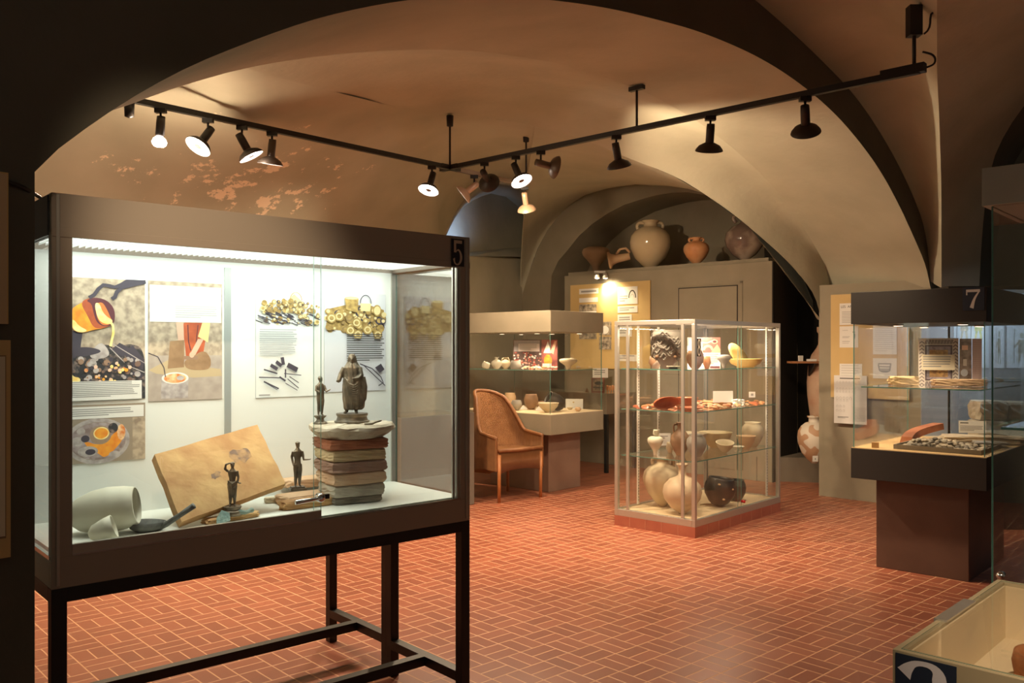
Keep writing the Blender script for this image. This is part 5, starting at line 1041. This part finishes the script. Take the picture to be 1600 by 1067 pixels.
# dark recess between closet and pier
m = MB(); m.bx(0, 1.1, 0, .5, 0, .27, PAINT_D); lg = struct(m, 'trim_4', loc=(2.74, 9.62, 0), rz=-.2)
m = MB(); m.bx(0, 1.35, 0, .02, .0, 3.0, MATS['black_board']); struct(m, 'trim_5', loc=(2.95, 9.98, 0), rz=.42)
rk = Plane((2.95, 9.5, 0), (1, -.1, 0))
m = MB(); m.box((0, 0, .0), (.40, .16, .022), mat('shelf_wood', (.36, .16, .07), .5)); sh = tag(m.build('wall_shelf', loc=atd(1262, 1.335, 9.3)), 'short red brown shelf in the dark gap beside the closet', 'shelf')
m = MB(); m.prism([(0, 0), (.14, 0), (0, .2)], .02, BLACKM, Matrix.Translation((.05, .07, -.011))@Matrix.Rotation(math.pi, 4, 'X')@Matrix.Rotation(-math.pi/2, 4, 'Y')); m.build('bracket', sh)
m = MB(); m.box((0, 0, .03), (.05, .02, .06), PAPER); tag(m.build('label_block', loc=atd(1251, 1.3465, 9.28), rz=.3), 'small white label block standing on the short wall shelf', 'label')
m = MB(); m.box((0, 0, .012), (.1, .03, .024), PAPER); tag(m.build('label_block', loc=atd(1268, 1.3465, 9.26), rz=-.1), 'low white label strip on the short wall shelf', 'label')
vessel('amphora', 'tall narrow pinkish amphora half hidden by the right pier', 'amphora', atd(1286, .27, 9.42), 'amphora', .17, 1.45, mat('pink_clay', (.58, .42, .30), .6, col2=(.50, .30, .2), scale=5, bump=.1), handles=())
vessel('storage_jar', 'large round jar patched in white and orange on the dark ledge', 'jar', atd(1272, .2705, 9.08), 'bigamphora', .17, .50, C_PATCH)
sheet('text_card', 'small white number label at the foot of the patched jar', 'label', Plane(atd(1272, 0, 8.85), (1, 0, 0)), 1269.5, 712, 1278, 721, [('rect', .4, .3, .6, .6, GREYINK)], PAPER)

# ------------------------------------------------------------------ wicker armchair
FIT = None
def weave(name, c1, c2, sc):
    m = bpy.data.materials.new(name); m.use_nodes = True; nt = m.node_tree; L = nt.links.new; b = nt.nodes['Principled BSDF']; b.inputs['Roughness'].default_value = .55
    tc = nt.nodes.new('ShaderNodeTexCoord'); sp = nt.nodes.new('ShaderNodeSeparateXYZ'); L(tc.outputs['UV'], sp.inputs[0])
    def M(op, a, c=0.0):
        n = nt.nodes.new('ShaderNodeMath'); n.operation = op
        for i, v in enumerate((a, c)):
            if isinstance(v, (int, float)): n.inputs[i].default_value = v
            else: L(v, n.inputs[i])
        return n.outputs[0]
    x = M('MULTIPLY', sp.outputs[0], sc[0]); y = M('MULTIPLY', sp.outputs[1], sc[1])
    par = M('MULTIPLY', M('FLOOR', x), math.pi)
    h = M('MULTIPLY', M('ABSOLUTE', M('SINE', M('MULTIPLY', x, math.pi))), M('ADD', M('MULTIPLY', M('SINE', M('ADD', M('MULTIPLY', y, 2*math.pi), par)), .35), .65))
    n = nt.nodes.new('ShaderNodeTexNoise'); n.inputs['Scale'].default_value = 14; L(tc.outputs['Object'], n.inputs[0])
    r = nt.nodes.new('ShaderNodeValToRGB'); r.color_ramp.elements[0].color = (*c1, 1); r.color_ramp.elements[1].color = (*c2, 1); r.color_ramp.elements[0].position = .15; r.color_ramp.elements[1].position = .95
    L(M('ADD', M('MULTIPLY', h, .6), M('MULTIPLY', n.outputs[0], .45)), r.inputs[0]); L(r.outputs[0], b.inputs['Base Color'])
    bp = nt.nodes.new('ShaderNodeBump'); bp.inputs['Strength'].default_value = .9; bp.inputs['Distance'].default_value = .006; L(h, bp.inputs['Height']); L(bp.outputs[0], b.inputs['Normal']); return m
WICK = weave('wicker', (.20, .075, .025), (.58, .29, .11), (104, 60)); WICKA = weave('wicker_apron', (.30, .11, .035), (.50, .22, .075), (120, 90)); WOODO = mat('orange_wood', (.48, .19, .06), .45, col2=(.40, .15, .05), scale=9)
def uvgrid(o, n, rows):
    me = o.data; uv = me.uv_layers.new(name='uv')
    for poly in me.polygons:
        for li in poly.loop_indices:
            vi = me.loops[li].vertex_index; uv.data[li].uv = ((vi % n)/(n-1), (vi//n)/(rows-1))
fl_ = on(778, 786, 0); fr_ = on(846.5, 776.5, 0); fl_.z = fr_.z = 0
wx = (fr_-fl_); CWd = wx.length; wx.normalize(); crz = math.atan2(wx.y, wx.x)
ch = thing('wicker_armchair', 'high-backed brown wicker armchair on orange wooden legs beside showcase 5', 'chair', fl_, crz)
CD = .52
for x, y in ((.015, .0), (CWd-.015, .0), (.05, CD-.03), (CWd-.05, CD-.03)):
    m = MB(); m.tube([(x, y, 0), (x, y, .46)], [.015, .019], WOODO, 12); m.build('leg', ch)
# shell: from the left arm tip round the back to the right arm tip
n = 61; rows = 26
def plan(u):   # u 0..1 around; returns x,y at seat level
    t = (u-.5)*2; s = abs(t)
    if s > .52:   # arm run
        k = (s-.52)/.48; x = CWd/2+.012; y = CD*.62*(1-k)
    else:
        a = s/.52*math.pi/2; x = (CWd/2+.012)*math.sin(a)**.9; y = CD*.62+(CD*.40)*math.cos(a)
    return (CWd/2+math.copysign(x, t), y)
def topz(u):
    s = abs(u-.5)*2; 
    if s < .30: return 1.045-.045*(s/.30)**2.5
    if s < .62: q = (s-.30)/.32; q = q*q*(3-2*q); return 1.0+( .645-1.0)*q
    return .645-.03*((s-.62)/.38)
vs = []
for r_ in range(rows):
    for i in range(n):
        u = i/(n-1); x, y = plan(u); zt_ = topz(u); zb = .30-.10*max(0, 1-abs(u-.5)*3); z = zb+(zt_-zb)*r_/(rows-1)
        lean = max(0, z-.48); bk = max(0, 1-abs(u-.5)*2/.6); y += lean*(.28*bk+.02); 
        x = CWd/2+(x-CWd/2)*(1-.34*max(0, (z-.62))/.42) if z > .62 else x
        flare = -.02*max(0, .46-z); x += 0
        vs.append((x, y+flare, z))
m = MB(); m.add(vs, [(k*n+i, k*n+i+1, (k+1)*n+i+1, (k+1)*n+i) for k in range(rows-1) for i in range(n-1)], WICK, True)
o = m.build('backrest', ch); uvgrid(o, n, rows); sm = o.modifiers.new('solid', 'SOLIDIFY'); sm.thickness = .022; sm.offset = 0
m = MB(); m.tube([Vector(vs[(rows-1)*n+i]) for i in range(n)], .019, WICK, 10); o = m.build('rolled_rim', ch)
m = MB(); g = 14; vs2 = []
for r_ in range(g):
    for i in range(g): x = .012+(CWd-.024)*i/(g-1); y = -.005+CD*.92*r_/(g-1); vs2.append((x, y, .495-.02*math.sin(math.pi*i/(g-1))*math.sin(math.pi*r_/(g-1))-.01*(r_/(g-1))))
m.add(vs2, [(k*g+i, k*g+i+1, (k+1)*g+i+1, (k+1)*g+i) for k in range(g-1) for i in range(g-1)], WICK, True); o = m.build('seat', ch); uvgrid(o, g, g); sm = o.modifiers.new('solid', 'SOLIDIFY'); sm.thickness = .03
m = MB(); g2 = 20; vs3 = []
for r_ in range(2):
    for i in range(g2): s = i/(g2-1); vs3.append((CWd*s, -.008, .475 if r_ else .265+.045*math.sin(math.pi*s)**.6))
m.add(vs3, [(i, i+1, g2+i+1, g2+i) for i in range(g2-1)], WICKA, True); o = m.build('front_apron', ch); uvgrid(o, g2, 2); sm = o.modifiers.new('solid', 'SOLIDIFY'); sm.thickness = .015
m = MB(); m.tube([(0, -.01, .50), (CWd/2, -.016, .495), (CWd, -.01, .50)], .018, WICK, 10); m.build('seat_rim', ch)

# ------------------------------------------------------------------ low desk showcases behind
def desk_case(name, label, o, rz, a, b, z0, z1, mbox, legs, minner=CREAMF, rim=.02):
    t = thing(name, label, 'display case', o, rz)
    m = MB(); m.bx(0, a, 0, b, z0, z0+.012, mbox)
    m.bx(0, a, 0, rim, z0+.012, z1, mbox); m.bx(0, a, b-rim, b, z0+.012, z1, mbox); m.bx(0, rim, rim, b-rim, z0+.012, z1, mbox); m.bx(a-rim, a, rim, b-rim, z0+.012, z1, mbox); m.build('case_body', t, bevel=.001)
    m = MB(); i = rim; w_ = .004; zz = z0+.03
    zz = max(z0+.03, z1-.14)
    m.bx(i, a-i, i, b-i, zz, zz+.004, minner); m.bx(i, a-i, i, i+w_, zz, z1-.008, minner); m.bx(i, a-i, b-i-w_, b-i, zz, z1-.008, minner); m.bx(i, i+w_, i, b-i, zz, z1-.008, minner); m.bx(a-i-w_, a-i, i, b-i, zz, z1-.008, minner); m.build('lining', t)
    pane(t, .012, a-.012, .012, b-.012, z1-.006, z1+.001, 'glass_top')
    if legs:
        for x in (0, a-.04):
            for y in (0, b-.04): m = MB(); m.bx(x, x+.04, y, y+.04, 0, z0, BLACKM); m.build('leg', t)
    return t
OLVF = mat('olive_frame', (.36, .30, .19), .5)
# pale box case behind case 5
oP = Vector((-.36, 8.16, 0)); oP2 = oP-U*.9
desk_case('desk_showcase', 'low pale box showcase seen through the right side glass of case 5', oP2, RZ, .9, .55, .004, .875, mat('brown_grey_panel', (.20, .175, .145), .7), False, CREAMD)
# long desk case behind the olive case
oK = Vector((1.126, 10.2, 0))
desk_case('desk_showcase', 'long olive desk showcase on thin black legs behind the olive case', oK, RZ, .62, 1.3, .70, .945, PAINT, True)
kz = .947
def pk(px, Y): return atd(px, kz, Y)
sheet('photo_stand', 'dark framed picture stand on the long olive desk showcase', 'picture', Plane(pk(934, 10.62), (1, -.05, 0)), 924, 590, 944.5, 612.5, [('rect', .1, .08, .9, .92, mat('stand_photo', (.10, .06, .045), .6, col2=(.42, .30, .2), scale=26)), ('ell', .55, .62, .3, .12, BLACK), ('rect', .15, .3, .85, .36, BLACK)], mat('red_frame', (.22, .06, .03), .5), th=.01)
sheet('text_card', 'white card standing behind the dark picture stand', 'card', Plane(pk(938, 10.8), (1, -.05, 0)), 926, 575, 950, 590.0, lines(.1, .2, .9, .8, 3, GREYINK, 2), PAPER)
for k, (px, Y) in enumerate(((949, 10.75), (953, 10.68), (957, 10.8), (961, 10.72), (965, 10.82))):
    vessel('small_jar', ['leftmost tiny orange jar beside the dark picture stand', 'second tiny orange jar from the picture stand', 'middle tiny orange jar of the row by the picture stand', 'fourth tiny orange jar of the row by the picture stand', 'last tiny orange jar of the row, beside the brown block'][k], 'jar', pk(px, Y), 'beaker', .016, .075, C_ORANGE, 'tiny jars on the desk showcase')
m = MB(); m.box((0, 0, .03), (.16, .06, .06), C_BROWN); tag(m.build('brown_block', loc=pk(983, 10.9)), 'low brown block on the right end of the desk showcase', 'block')
m = MB(); m.prism([(-.025, 0), (.025, 0), (0, .055)], .04, C_BROWN, Matrix.Rotation(math.pi/2, 4, 'X')); tag(m.build('brown_pyramid', loc=pk(917, 10.6)), 'small dark brown pyramid left of the picture stand', 'ornament')

# ------------------------------------------------------------------ desk showcase 2 in the near corner
o2 = Vector((.7357, 1.658, 0)); rz2 = math.atan2(.7071, .7071)
# local x to the right-near (-V), local y right-far (U)
def w2(x, y, z): return Vector((o2.x+x*.718+y*.70, o2.y-x*.696+y*.714, z))
c2 = desk_case('desk_showcase', 'glass-topped desk showcase numbered 2 with cream lining in the near right corner', o2, math.atan2(-.696, .718), 1.2, .70, .70, .90, OLVF, False, CREAMF)
m = MB(); m.bx(.3, .9, .15, .55, 0, .70, BROWNP); m.build('pedestal', c2)
m = MB(); m.bx(-.004, .022, .245, .445, .899, .9035, ALU); m.bx(-.004, 0, .245, .445, .885, .899, ALU); m.build('hinge_plate', c2)
number_sign(c2, '2', .006, .115, .775, .895, 0, NAVY, mat('sign_lilac', (.62, .60, .64), .6))
X = MB(); X.lathe([(0, 0), (.05, 0), (.075, .02), (.082, .055), (.078, .078), (.070, .078), (.072, .05), (.05, .012), (0, .01)], mat('rust_pot', (.42, .15, .05), .7, col2=(.22, .08, .03), scale=14, bump=.3), n=30, wob=.02)
pz = .764; p = on(1652, 1062, pz+.03); tag(X.build('clay_bowl', loc=(p.x, p.y, pz+.001)), 'rust coloured clay bowl at the right edge inside showcase 2', 'bowl')

# ------------------------------------------------------------------ tall glass cabinet at the right edge
oT = Vector((1.452, 2.60, 0)); rT = math.atan2(-.676, .737)
ct = thing('tall_cabinet', 'tall glass cabinet with taupe canopy cut by the right frame edge', 'display case', oT, rT)
TL = mat('cabinet_taupe', (.34, .30, .25), .55)
m = MB(); m.bx(-.02, .95, -.02, .47, 1.912, 2.027, TL); m.build('canopy', ct, bevel=.002)
m = MB(); m.bx(0, .93, 0, .45, 0, .55, mat('cabinet_base', (.05, .045, .04), .5)); m.build('base', ct)
m = MB(); m.bx(.01, .92, .01, .44, .55, .56, DARK7); m.build('deck', ct)
pane(ct, .004, .465, .0, .005, .552, 1.912, 'sliding_glass', gm=CGLASS); pane(ct, .45, .926, .008, .013, .552, 1.912, 'sliding_glass', gm=CGLASS)
pane(ct, 0, .005, .006, .445, .552, 1.912, 'side_glass', gm=CGLASS); pane(ct, .925, .93, .014, .445, .552, 1.912, 'side_glass', gm=CGLASS)
pane(ct, .006, .924, .44, .445, .552, 1.912, 'back_glass', gm=CGLASS); 
pane(ct, .02, .91, .03, .43, 1.235, 1.242, 'glass_shelf')
m = MB(); m.lathe([(0, 0), (.012, 0), (.012, .02), (0, .022)], CHROME, Matrix.Translation((.03, 0, .80))@Matrix.Rotation(math.pi/2, 4, 'X'), 16); m.build('lock', ct)
m = MB(); m.bx(.10, .8, .18, .22, 1.895, 1.912, ALU); m.build('lamp_rail', ct)

# ------------------------------------------------------------------ lit showcase with soldier posters beyond case 7
oF = at(1482, 545, 7.05); oF.z = 0; rF = -.06
cF = thing('display_case', 'dark topped lit showcase with soldier posters beyond case 7', 'display case', oF, rF)
WF, DF = 2.0, .55
m = MB(); m.bx(0, WF, 0, DF, 0, .70, DARK7); m.build('base', cF)
m = MB(); m.bx(.01, WF-.01, .01, DF-.01, .70, .712, CREAMD); m.build('deck', cF)
m = MB(); m.bx(0, WF, 0, DF, 1.965, 1.995, DARK7); m.build('canopy', cF)
m = MB(); m.bx(.0, WF, DF-.02, DF, .712, 1.965, mat('blue_grey_panel', (.22, .24, .27), .7)); m.build('back_panel', cF)
m = MB(); m.bx(.0, .014, 0, .014, .712, 1.965, DARK7); m.bx(WF-.03, WF, 0, .03, .712, 1.965, DARK7); m.build('front_posts', cF)
pane(cF, .03, 1.0, .01, .015, .712, 1.965, 'glass_pane'); pane(cF, 1.0, WF-.03, .01, .015, .712, 1.965, 'glass_pane')
pane(cF, .03, WF-.03, .03, DF-.05, 1.205, 1.212, 'glass_shelf')
la = area('showcase_tube', Vector((0, 0, 0)), (0, 0, -1), 26, 1.7, .2, (.72, .86, 1.0)); la.parent = cF; la.location = (1.0, .10, 1.955); la.rotation_euler = (.45, 0, 0)
pF = Plane(loc2w(oF, rF, (0, DF-.022, 0)), (math.cos(rF), math.sin(rF), 0))
GR1 = mat('soldier_green', (.22, .28, .12), .7, col2=(.42, .40, .2), scale=30); GR2 = mat('soldier_grey', (.20, .21, .18), .7, col2=(.38, .36, .3), scale=30)
BLU = mat('poster_pale_blue', (.62, .70, .80), .7)
def soldier(cx, z0, s, m1, shield=None):
    it = [('ell', cx, z0+.40*s, .07*s, .045*s, m1), ('poly', [(cx-.12*s, z0+.34*s), (cx+.12*s, z0+.34*s), (cx+.14*s, z0+.14*s), (cx-.14*s, z0+.14*s)], m1), ('poly', [(cx-.10*s, z0+.14*s), (cx-.02*s, z0+.14*s), (cx-.08*s, z0), (cx-.14*s, z0)], m1), ('poly', [(cx+.02*s, z0+.14*s), (cx+.1*s, z0+.14*s), (cx+.14*s, z0), (cx+.06*s, z0)], m1), ('line', [(cx-.12*s, z0+.3*s), (cx-.26*s, z0+.22*s)], .06*s, m1), ('line', [(cx-.27*s, z0+.0*s), (cx-.25*s, z0+.5*s)], .02*s, INK)]
    if shield: it.append(('ell', cx+.16*s, z0+.2*s, .10*s, .12*s, shield))
    return it
sheet('soldier_poster', 'pale blue poster of foliage above one soldier in the far lit case', 'poster', pF, 1551, 459, 1569, 575, soldier(.55, .06, 1.0, GR2)+[('ell', .4+.2*(k % 3)*.5, .6+.035*k, .14, .03, GR1) for k in range(9)], BLU, 'posters in the far lit case')
sheet('soldier_poster', 'pale blue poster of two soldiers with a red shield in the far lit case', 'poster', pF, 1573, 457, 1626, 575, soldier(.35, .56, .95, GR1, mat('red_shield', (.6, .25, .05), .6))+soldier(.45, .07, .9, GR2), BLU, 'posters in the far lit case')
sheet('soldier_poster', 'pale poster strip with dim figures seen through the glass of case 7', 'poster', pF, 1490, 462, 1545, 575, soldier(.3, .4, .8, GR2)+soldier(.7, .4, .8, GR1), mat('poster_mid_blue', (.34, .40, .46), .7), 'posters in the far lit case')
for k, (px, y0, w_, h_, lb) in enumerate([(1543, 0, .25, .17, 'lower left pale stone block beyond the glass of case 7'), (1592, 0, .25, .17, 'lower right pale stone block beyond the glass of case 7'), (1544, .172, .24, .16, 'upper left rough stone block in the far lit case'), (1592, .172, .25, .15, 'upper right rough stone block in the far lit case')]):
    b = MB(); rock(b, (0, 0, h_/2), (w_, .22, h_), STONE, 70+k, 0, .2, 6); p = at(px, 545, 7.28); tag(b.build('stone_block', loc=(p.x, p.y-.0, .7125+y0), rz=-.05), lb, 'stone')
rr = random.Random(31); sp_ = []
for k in range(10): p = loc2w(oF, rF, (.25+k*.13, .18+rr.uniform(0, .1), 1.2125)); sp_.append(p)
sherds(sp_, [C_CREAM, C_GREY], .04, '% flat fragment on the glass shelf of the far lit case', 'fragments in the far lit case', name='fragment', cat='fragment', seed=6)

# ------------------------------------------------------------------ boards and cable on the near pillar
nf = Plane(P1.P, U)
sheet('notice_board', 'tan framed board cut by the left frame edge, upper of two', 'notice board', nf, -60, 262, 9.5, 505, [('rect', .0, .0, .97, .99, mat('board_fill', (.60, .44, .25), .7))], BOARD, gap=.006, th=.012)
sheet('notice_board', 'tan board with pale paper cut by the left frame edge, lower of two', 'notice board', nf, -60, 531, 13, 880, [('rect', .0, .09, .90, .93, mat('board_line', (.25, .16, .08), .7)), ('rect', .0, .10, .88, .925, mat('cream_sheet', (.72, .64, .46), .7))], BOARD, gap=.006, th=.012)
m = MB(); m.tube(res(smooth([nf.hit(-40, 275), nf.hit(10, 284)-V*0+Vector((0, -.012, 0)), nf.hit(35, 291)+Vector((0, -.012, 0)), at(52, 302, 2.30), at(62, 308, 2.50)]), 20), .006, BLACK, 8)
tag(m.build('power_cable', loc=(0, 0, 0)), 'dark power cable running from the near pillar to case 5', 'cable')

# ------------------------------------------------------------------ ceiling track with spot lamps
ZTR = 3.05
TC = Vector((-.538, 7.434, ZTR))
def t1(px): q = Plane((TC.x, TC.y, 0), U); Y = q.Y(px); return atd(px, ZTR, Y)
def t2(px): q = Plane((TC.x, TC.y, 0), -V); Y = q.Y(px); return atd(px, ZTR, Y)
def t3(px): q = Plane((TC.x+.03, TC.y+.03, 0), (.64, .77, 0)); Y = q.Y(px); return atd(px, ZTR, Y)
tk = thing('lighting_track', 'long black suspended lighting track with three arms under the vault', 'lighting track', TC)
def bar(p, q, nm, label=None, mt=BLACKM):
    p = p-TC; q = q-TC; d = (q-p); Ln = d.length; m = MB(); m.bx(0, Ln, -.018, .018, -.018, .018, mt); m.bx(0, Ln, -.007, .007, -.0185, -.018, BLACK)
    o = m.build(nm, tk, loc=p, rz=math.atan2(d.y, d.x))
    if label: plabel(o, label)
e1, e2, e3 = t1(188), t2(1437), t3(822)
bar(e1, TC, 'track_bar'); bar(TC, e2, 'track_bar'); bar(TC+Vector((.03, .04, 0)), e3, 'track_bar', 'tan lit far track arm', mat('tan_track', (.25, .18, .12), .5))
m = MB(); m.box((0, 0, 0), (.22, .045, .04), BLACK, rz=math.atan2(U.y, U.x)); m.box((0, 0, 0), (.22, .045, .04), BLACK, rz=math.atan2(-V.y, -V.x)); m.build('corner_joint', tk)
d2 = (e2-TC).normalized(); m = MB(); m.box(e2-TC-d2*.09+Vector((0, 0, .012)), (.24, .05, .05), BLACK, rz=math.atan2(d2.y, d2.x)); m.build('feed_box', tk)
for p, yt, big in ((t1(202), 160, 0), (TC+Vector((0, 0, 0)), 181, 0), (e3, 207, 0), (t2(995), 138, 1), (e2-d2*.03, 14, 2)):
    zt_ = EYE+(HZ-yt)/F*p.y; q = p-TC; m = MB(); top_ = Vector((q.x, q.y, zt_-ZTR))
    m.tube([q, top_], .009 if big != 2 else .011, BLACK, 8)
    if big == 1: m.box(top_+Vector((0, 0, .0)), (.12, .035, .03), BLACK, rz=math.atan2(-V.y, -V.x))
    elif big == 2: m.box(top_-Vector((0, 0, .07)), (.07, .06, .17), BLACK)
    else: m.lathe([(0, -.10), (.028, -.09), (.032, 0), (0, .0)], BLACK, Matrix.Translation(top_), 16)
    m.build('hanger', tk)
m = MB(); q = e2-TC; top_ = q+Vector((0, 0, EYE+(HZ-20)/F*e2.y-ZTR))
m.tube(res(smooth([q+Vector((.03, -.02, .01)), q+Vector((.08, -.02, .03)), q+Vector((.075, -.02, .08)), q+Vector((.01, -.012, .10))]), 14), .006, BLACK, 6)
m.tube(res(smooth([top_+Vector((.01, -.03, -.13)), top_+Vector((.045, -.03, -.10)), top_+Vector((.045, -.03, -.0)), top_+Vector((.12, -.03, .0)), top_+Vector((.16, -.03, .07)), top_+Vector((.3, -.03, .2))]), 20), .006, BLACK, 6); m.build('cable', tk)
BULB = mat('bulb_glow', (1, 1, 1), .3, emit=(1, .88, .78), estr=26); DULL = mat('bulb_rim', (.25, .2, .18), .3); INSD = mat('shade_inside', (.85, .80, .75), .35, .3)
COPP = mat('copper_shade', (.52, .34, .22), .4, .35); DKS = mat('dark_shade', (.035, .028, .022), .45, .2); TAN_S = mat('brown_shade', (.12, .09, .065), .4, .3)
LPM = 3.8
def track_lamp(label, p, aim, ms, power, stem=.07, bare=False, ang=95, tgt=None, sc=1.0):
    """p is the point of the track the lamp hangs from, aim the way its reflector faces"""
    t = thing('track_spotlight', label, 'spotlight', p, group='spotlights on the lighting track')
    m = MB(); m.box((0, 0, -.032), (.07, .035, .028), BLACK); m.build('adapter', t)
    d = Vector(aim).normalized(); piv = Vector((0, 0, -.045-stem)); m = MB(); m.tube([(0, 0, -.04), piv], .008, BLACK, 8); m.build('stem', t)
    M = Matrix.Translation(piv)@d.to_track_quat('Z', 'Y').to_matrix().to_4x4()
    m = MB(); m.lathe([(0, -.045), (.026, -.045), (.028, .0), (.028, .075), (.024, .085), (0, .085)], ms, M, 20); m.build('socket', t)
    k = sc
    if not bare:
        m = MB(); m.lathe([(.026, .075), (.040*k, .082), (.070*k, .098), (.088*k, .120), (.092*k, .132)], ms, M, 30); m.lathe([(.0885*k, .132), (.084*k, .121), (.066*k, .102), (.03, .086)], INSD, M, 30, cap0=False); m.lathe([(.092*k, .132), (.0885*k, .132)], ms, M, 30, cap0=False); s = m.build('shade', t)
        m = MB(); m.lathe([(0, .088), (.035, .095), (.044*k, .110), (.047*k, .118), (.03, .128), (.026, .1285)], BULB if power else INSD, M, 24); m.lathe([(.026, .1287), (.012, .130), (0, .130)], DULL, M, 16, cap0=False); m.build('bulb', t)
    else:
        m = MB(); m.lathe([(.02, .085), (.038, .10), (.046, .12), (.043, .135), (.03, .148), (0, .152)], BULB, M, 22); m.build('bulb', t)
    if power:
        q = Vector(p)+piv+d*.165
        if bare:                                    # no shade: the bulb shines all round
            pd = bpy.data.lights.new('lamp_light', 'POINT'); pd.energy = 34; pd.color = WARM; pd.shadow_soft_size = .05
            po = bpy.data.objects.new('lamp_light', pd); COL.objects.link(po); po.location = q+d*.05
        spot('lamp_light', q, (q+d) if tgt is None else tgt, power*LPM, ang, .75, WARM, .045)
    return t
L_ = [
 ('bare reflector bulb leftmost on the track, without a shade', t1(251), (-.05, -.05, -1), DKS, 42, dict(bare=True, ang=150)),
 ('second spotlight from the left with its glowing face to the viewer', t1(325), (-.35, -.45, -.8), DKS, 40, dict(ang=110)),
 ('third spotlight from the left, tipped to the right and edge-on', t1(378), (.45, .12, -.85), DKS, 34, dict(ang=110)),
 ('fourth spotlight from the left with a brown shade facing down', t1(425), (-.15, .15, -1), TAN_S, 34, dict(ang=120)),
 ('spotlight glowing just left of the track corner', t1(675), (-.2, -.35, -.9), DKS, 46, dict(ang=120)),
 ('dark round shade turned away just right of the track corner', t2(757), (.25, .80, -.35), DKS, 60, dict(ang=75)),
 ('glowing spotlight tilted to the left below the right track arm', t2(806), (.35, -.35, -.85), DKS, 75, dict(ang=110)),
 ('brown shade turned sideways to the right on the right track arm', t2(845), (.82, .30, -.15), TAN_S, 52, dict(ang=105)),
 ('dark spotlight in the middle of the right track arm facing down', t2(963), (.22, .35, -.95), DKS, 45, dict(ang=100)),
 ('dark round spotlight on the right arm hanging straight down', t2(1110), (.02, .40, -.93), DKS, 30, dict(ang=90)),
 ('largest dark spotlight, nearest the right end of the track', t2(1258), (.22, .55, -.75), DKS, 30, dict(ang=90)),
 ('copper spotlight facing left on the far track arm', t3(741), (-.72, .05, -.55), COPP, 40, dict(ang=90)),
 ('copper spotlight at the end of the far track arm', t3(820), (.15, .45, -.85), COPP, 55, dict(ang=95)),
]
for lb, p, a_, ms, pw, kw in L_: track_lamp(lb, p, a_, ms, pw, **kw)
nb = thing('track_spotlight', 'added unseen spotlight of the near bay above the desk showcase numbered 2', 'spotlight', (.6, .3, 3.2)); m = MB(); m.tube([(0, 0, 0), (0, 0, -.15)], .01, BLACK, 8); m.build('stem', nb)  # unseen near-bay lamp, added to light the near desk showcase
d = (Vector((1.5, 1.6, .8))-Vector((.6, .3, 3.0))).normalized(); M = Matrix.Translation((0, 0, -.17))@d.to_track_quat('Z', 'Y').to_matrix().to_4x4()
m = MB(); m.lathe([(0, -.045), (.028, -.04), (.028, .075), (.07, .098), (.092, .132)], DKS, M, 24); m.build('shade', nb); m = MB(); m.lathe([(0, .09), (.06, .112), (.03, .128), (0, .1285)], BULB, M, 20); m.build('bulb', nb)
spot('lamp_light', Vector((.6, .3, 3.03))+d*.17, (1.5, 1.7, .8), 300, 40, .8, WARM, .05)
nb = thing('track_spotlight', 'added unseen spotlight of the near bay in front of case 5', 'spotlight', (-.3, .5, 3.2)); m = MB(); m.tube([(0, 0, 0), (0, 0, -.15)], .01, BLACK, 8); m.build('stem', nb)  # second lamp added out of view to brighten the lit case's canopy
d = (Vector((-.95, 2.75, 1.78))-Vector((-.3, .5, 3.0))).normalized(); M = Matrix.Translation((0, 0, -.17))@d.to_track_quat('Z', 'Y').to_matrix().to_4x4()
m = MB(); m.lathe([(0, -.045), (.028, -.04), (.028, .075), (.07, .098), (.092, .132)], DKS, M, 24); m.build('shade', nb); m = MB(); m.lathe([(0, .09), (.06, .112), (.03, .128), (0, .1285)], BULB, M, 20); m.build('bulb', nb)
spot('lamp_light', Vector((-.3, .5, 3.03))+d*.17, (-.95, 2.75, 1.78), 280, 23, 1, WARM, .05)
# daylight entering the window lunette high in the left wall
spot('window_daylight', at(703, 396, 10.9), at(716, 330, 11.9), 60, 62, 1, (.42, .60, 1.0), .12)
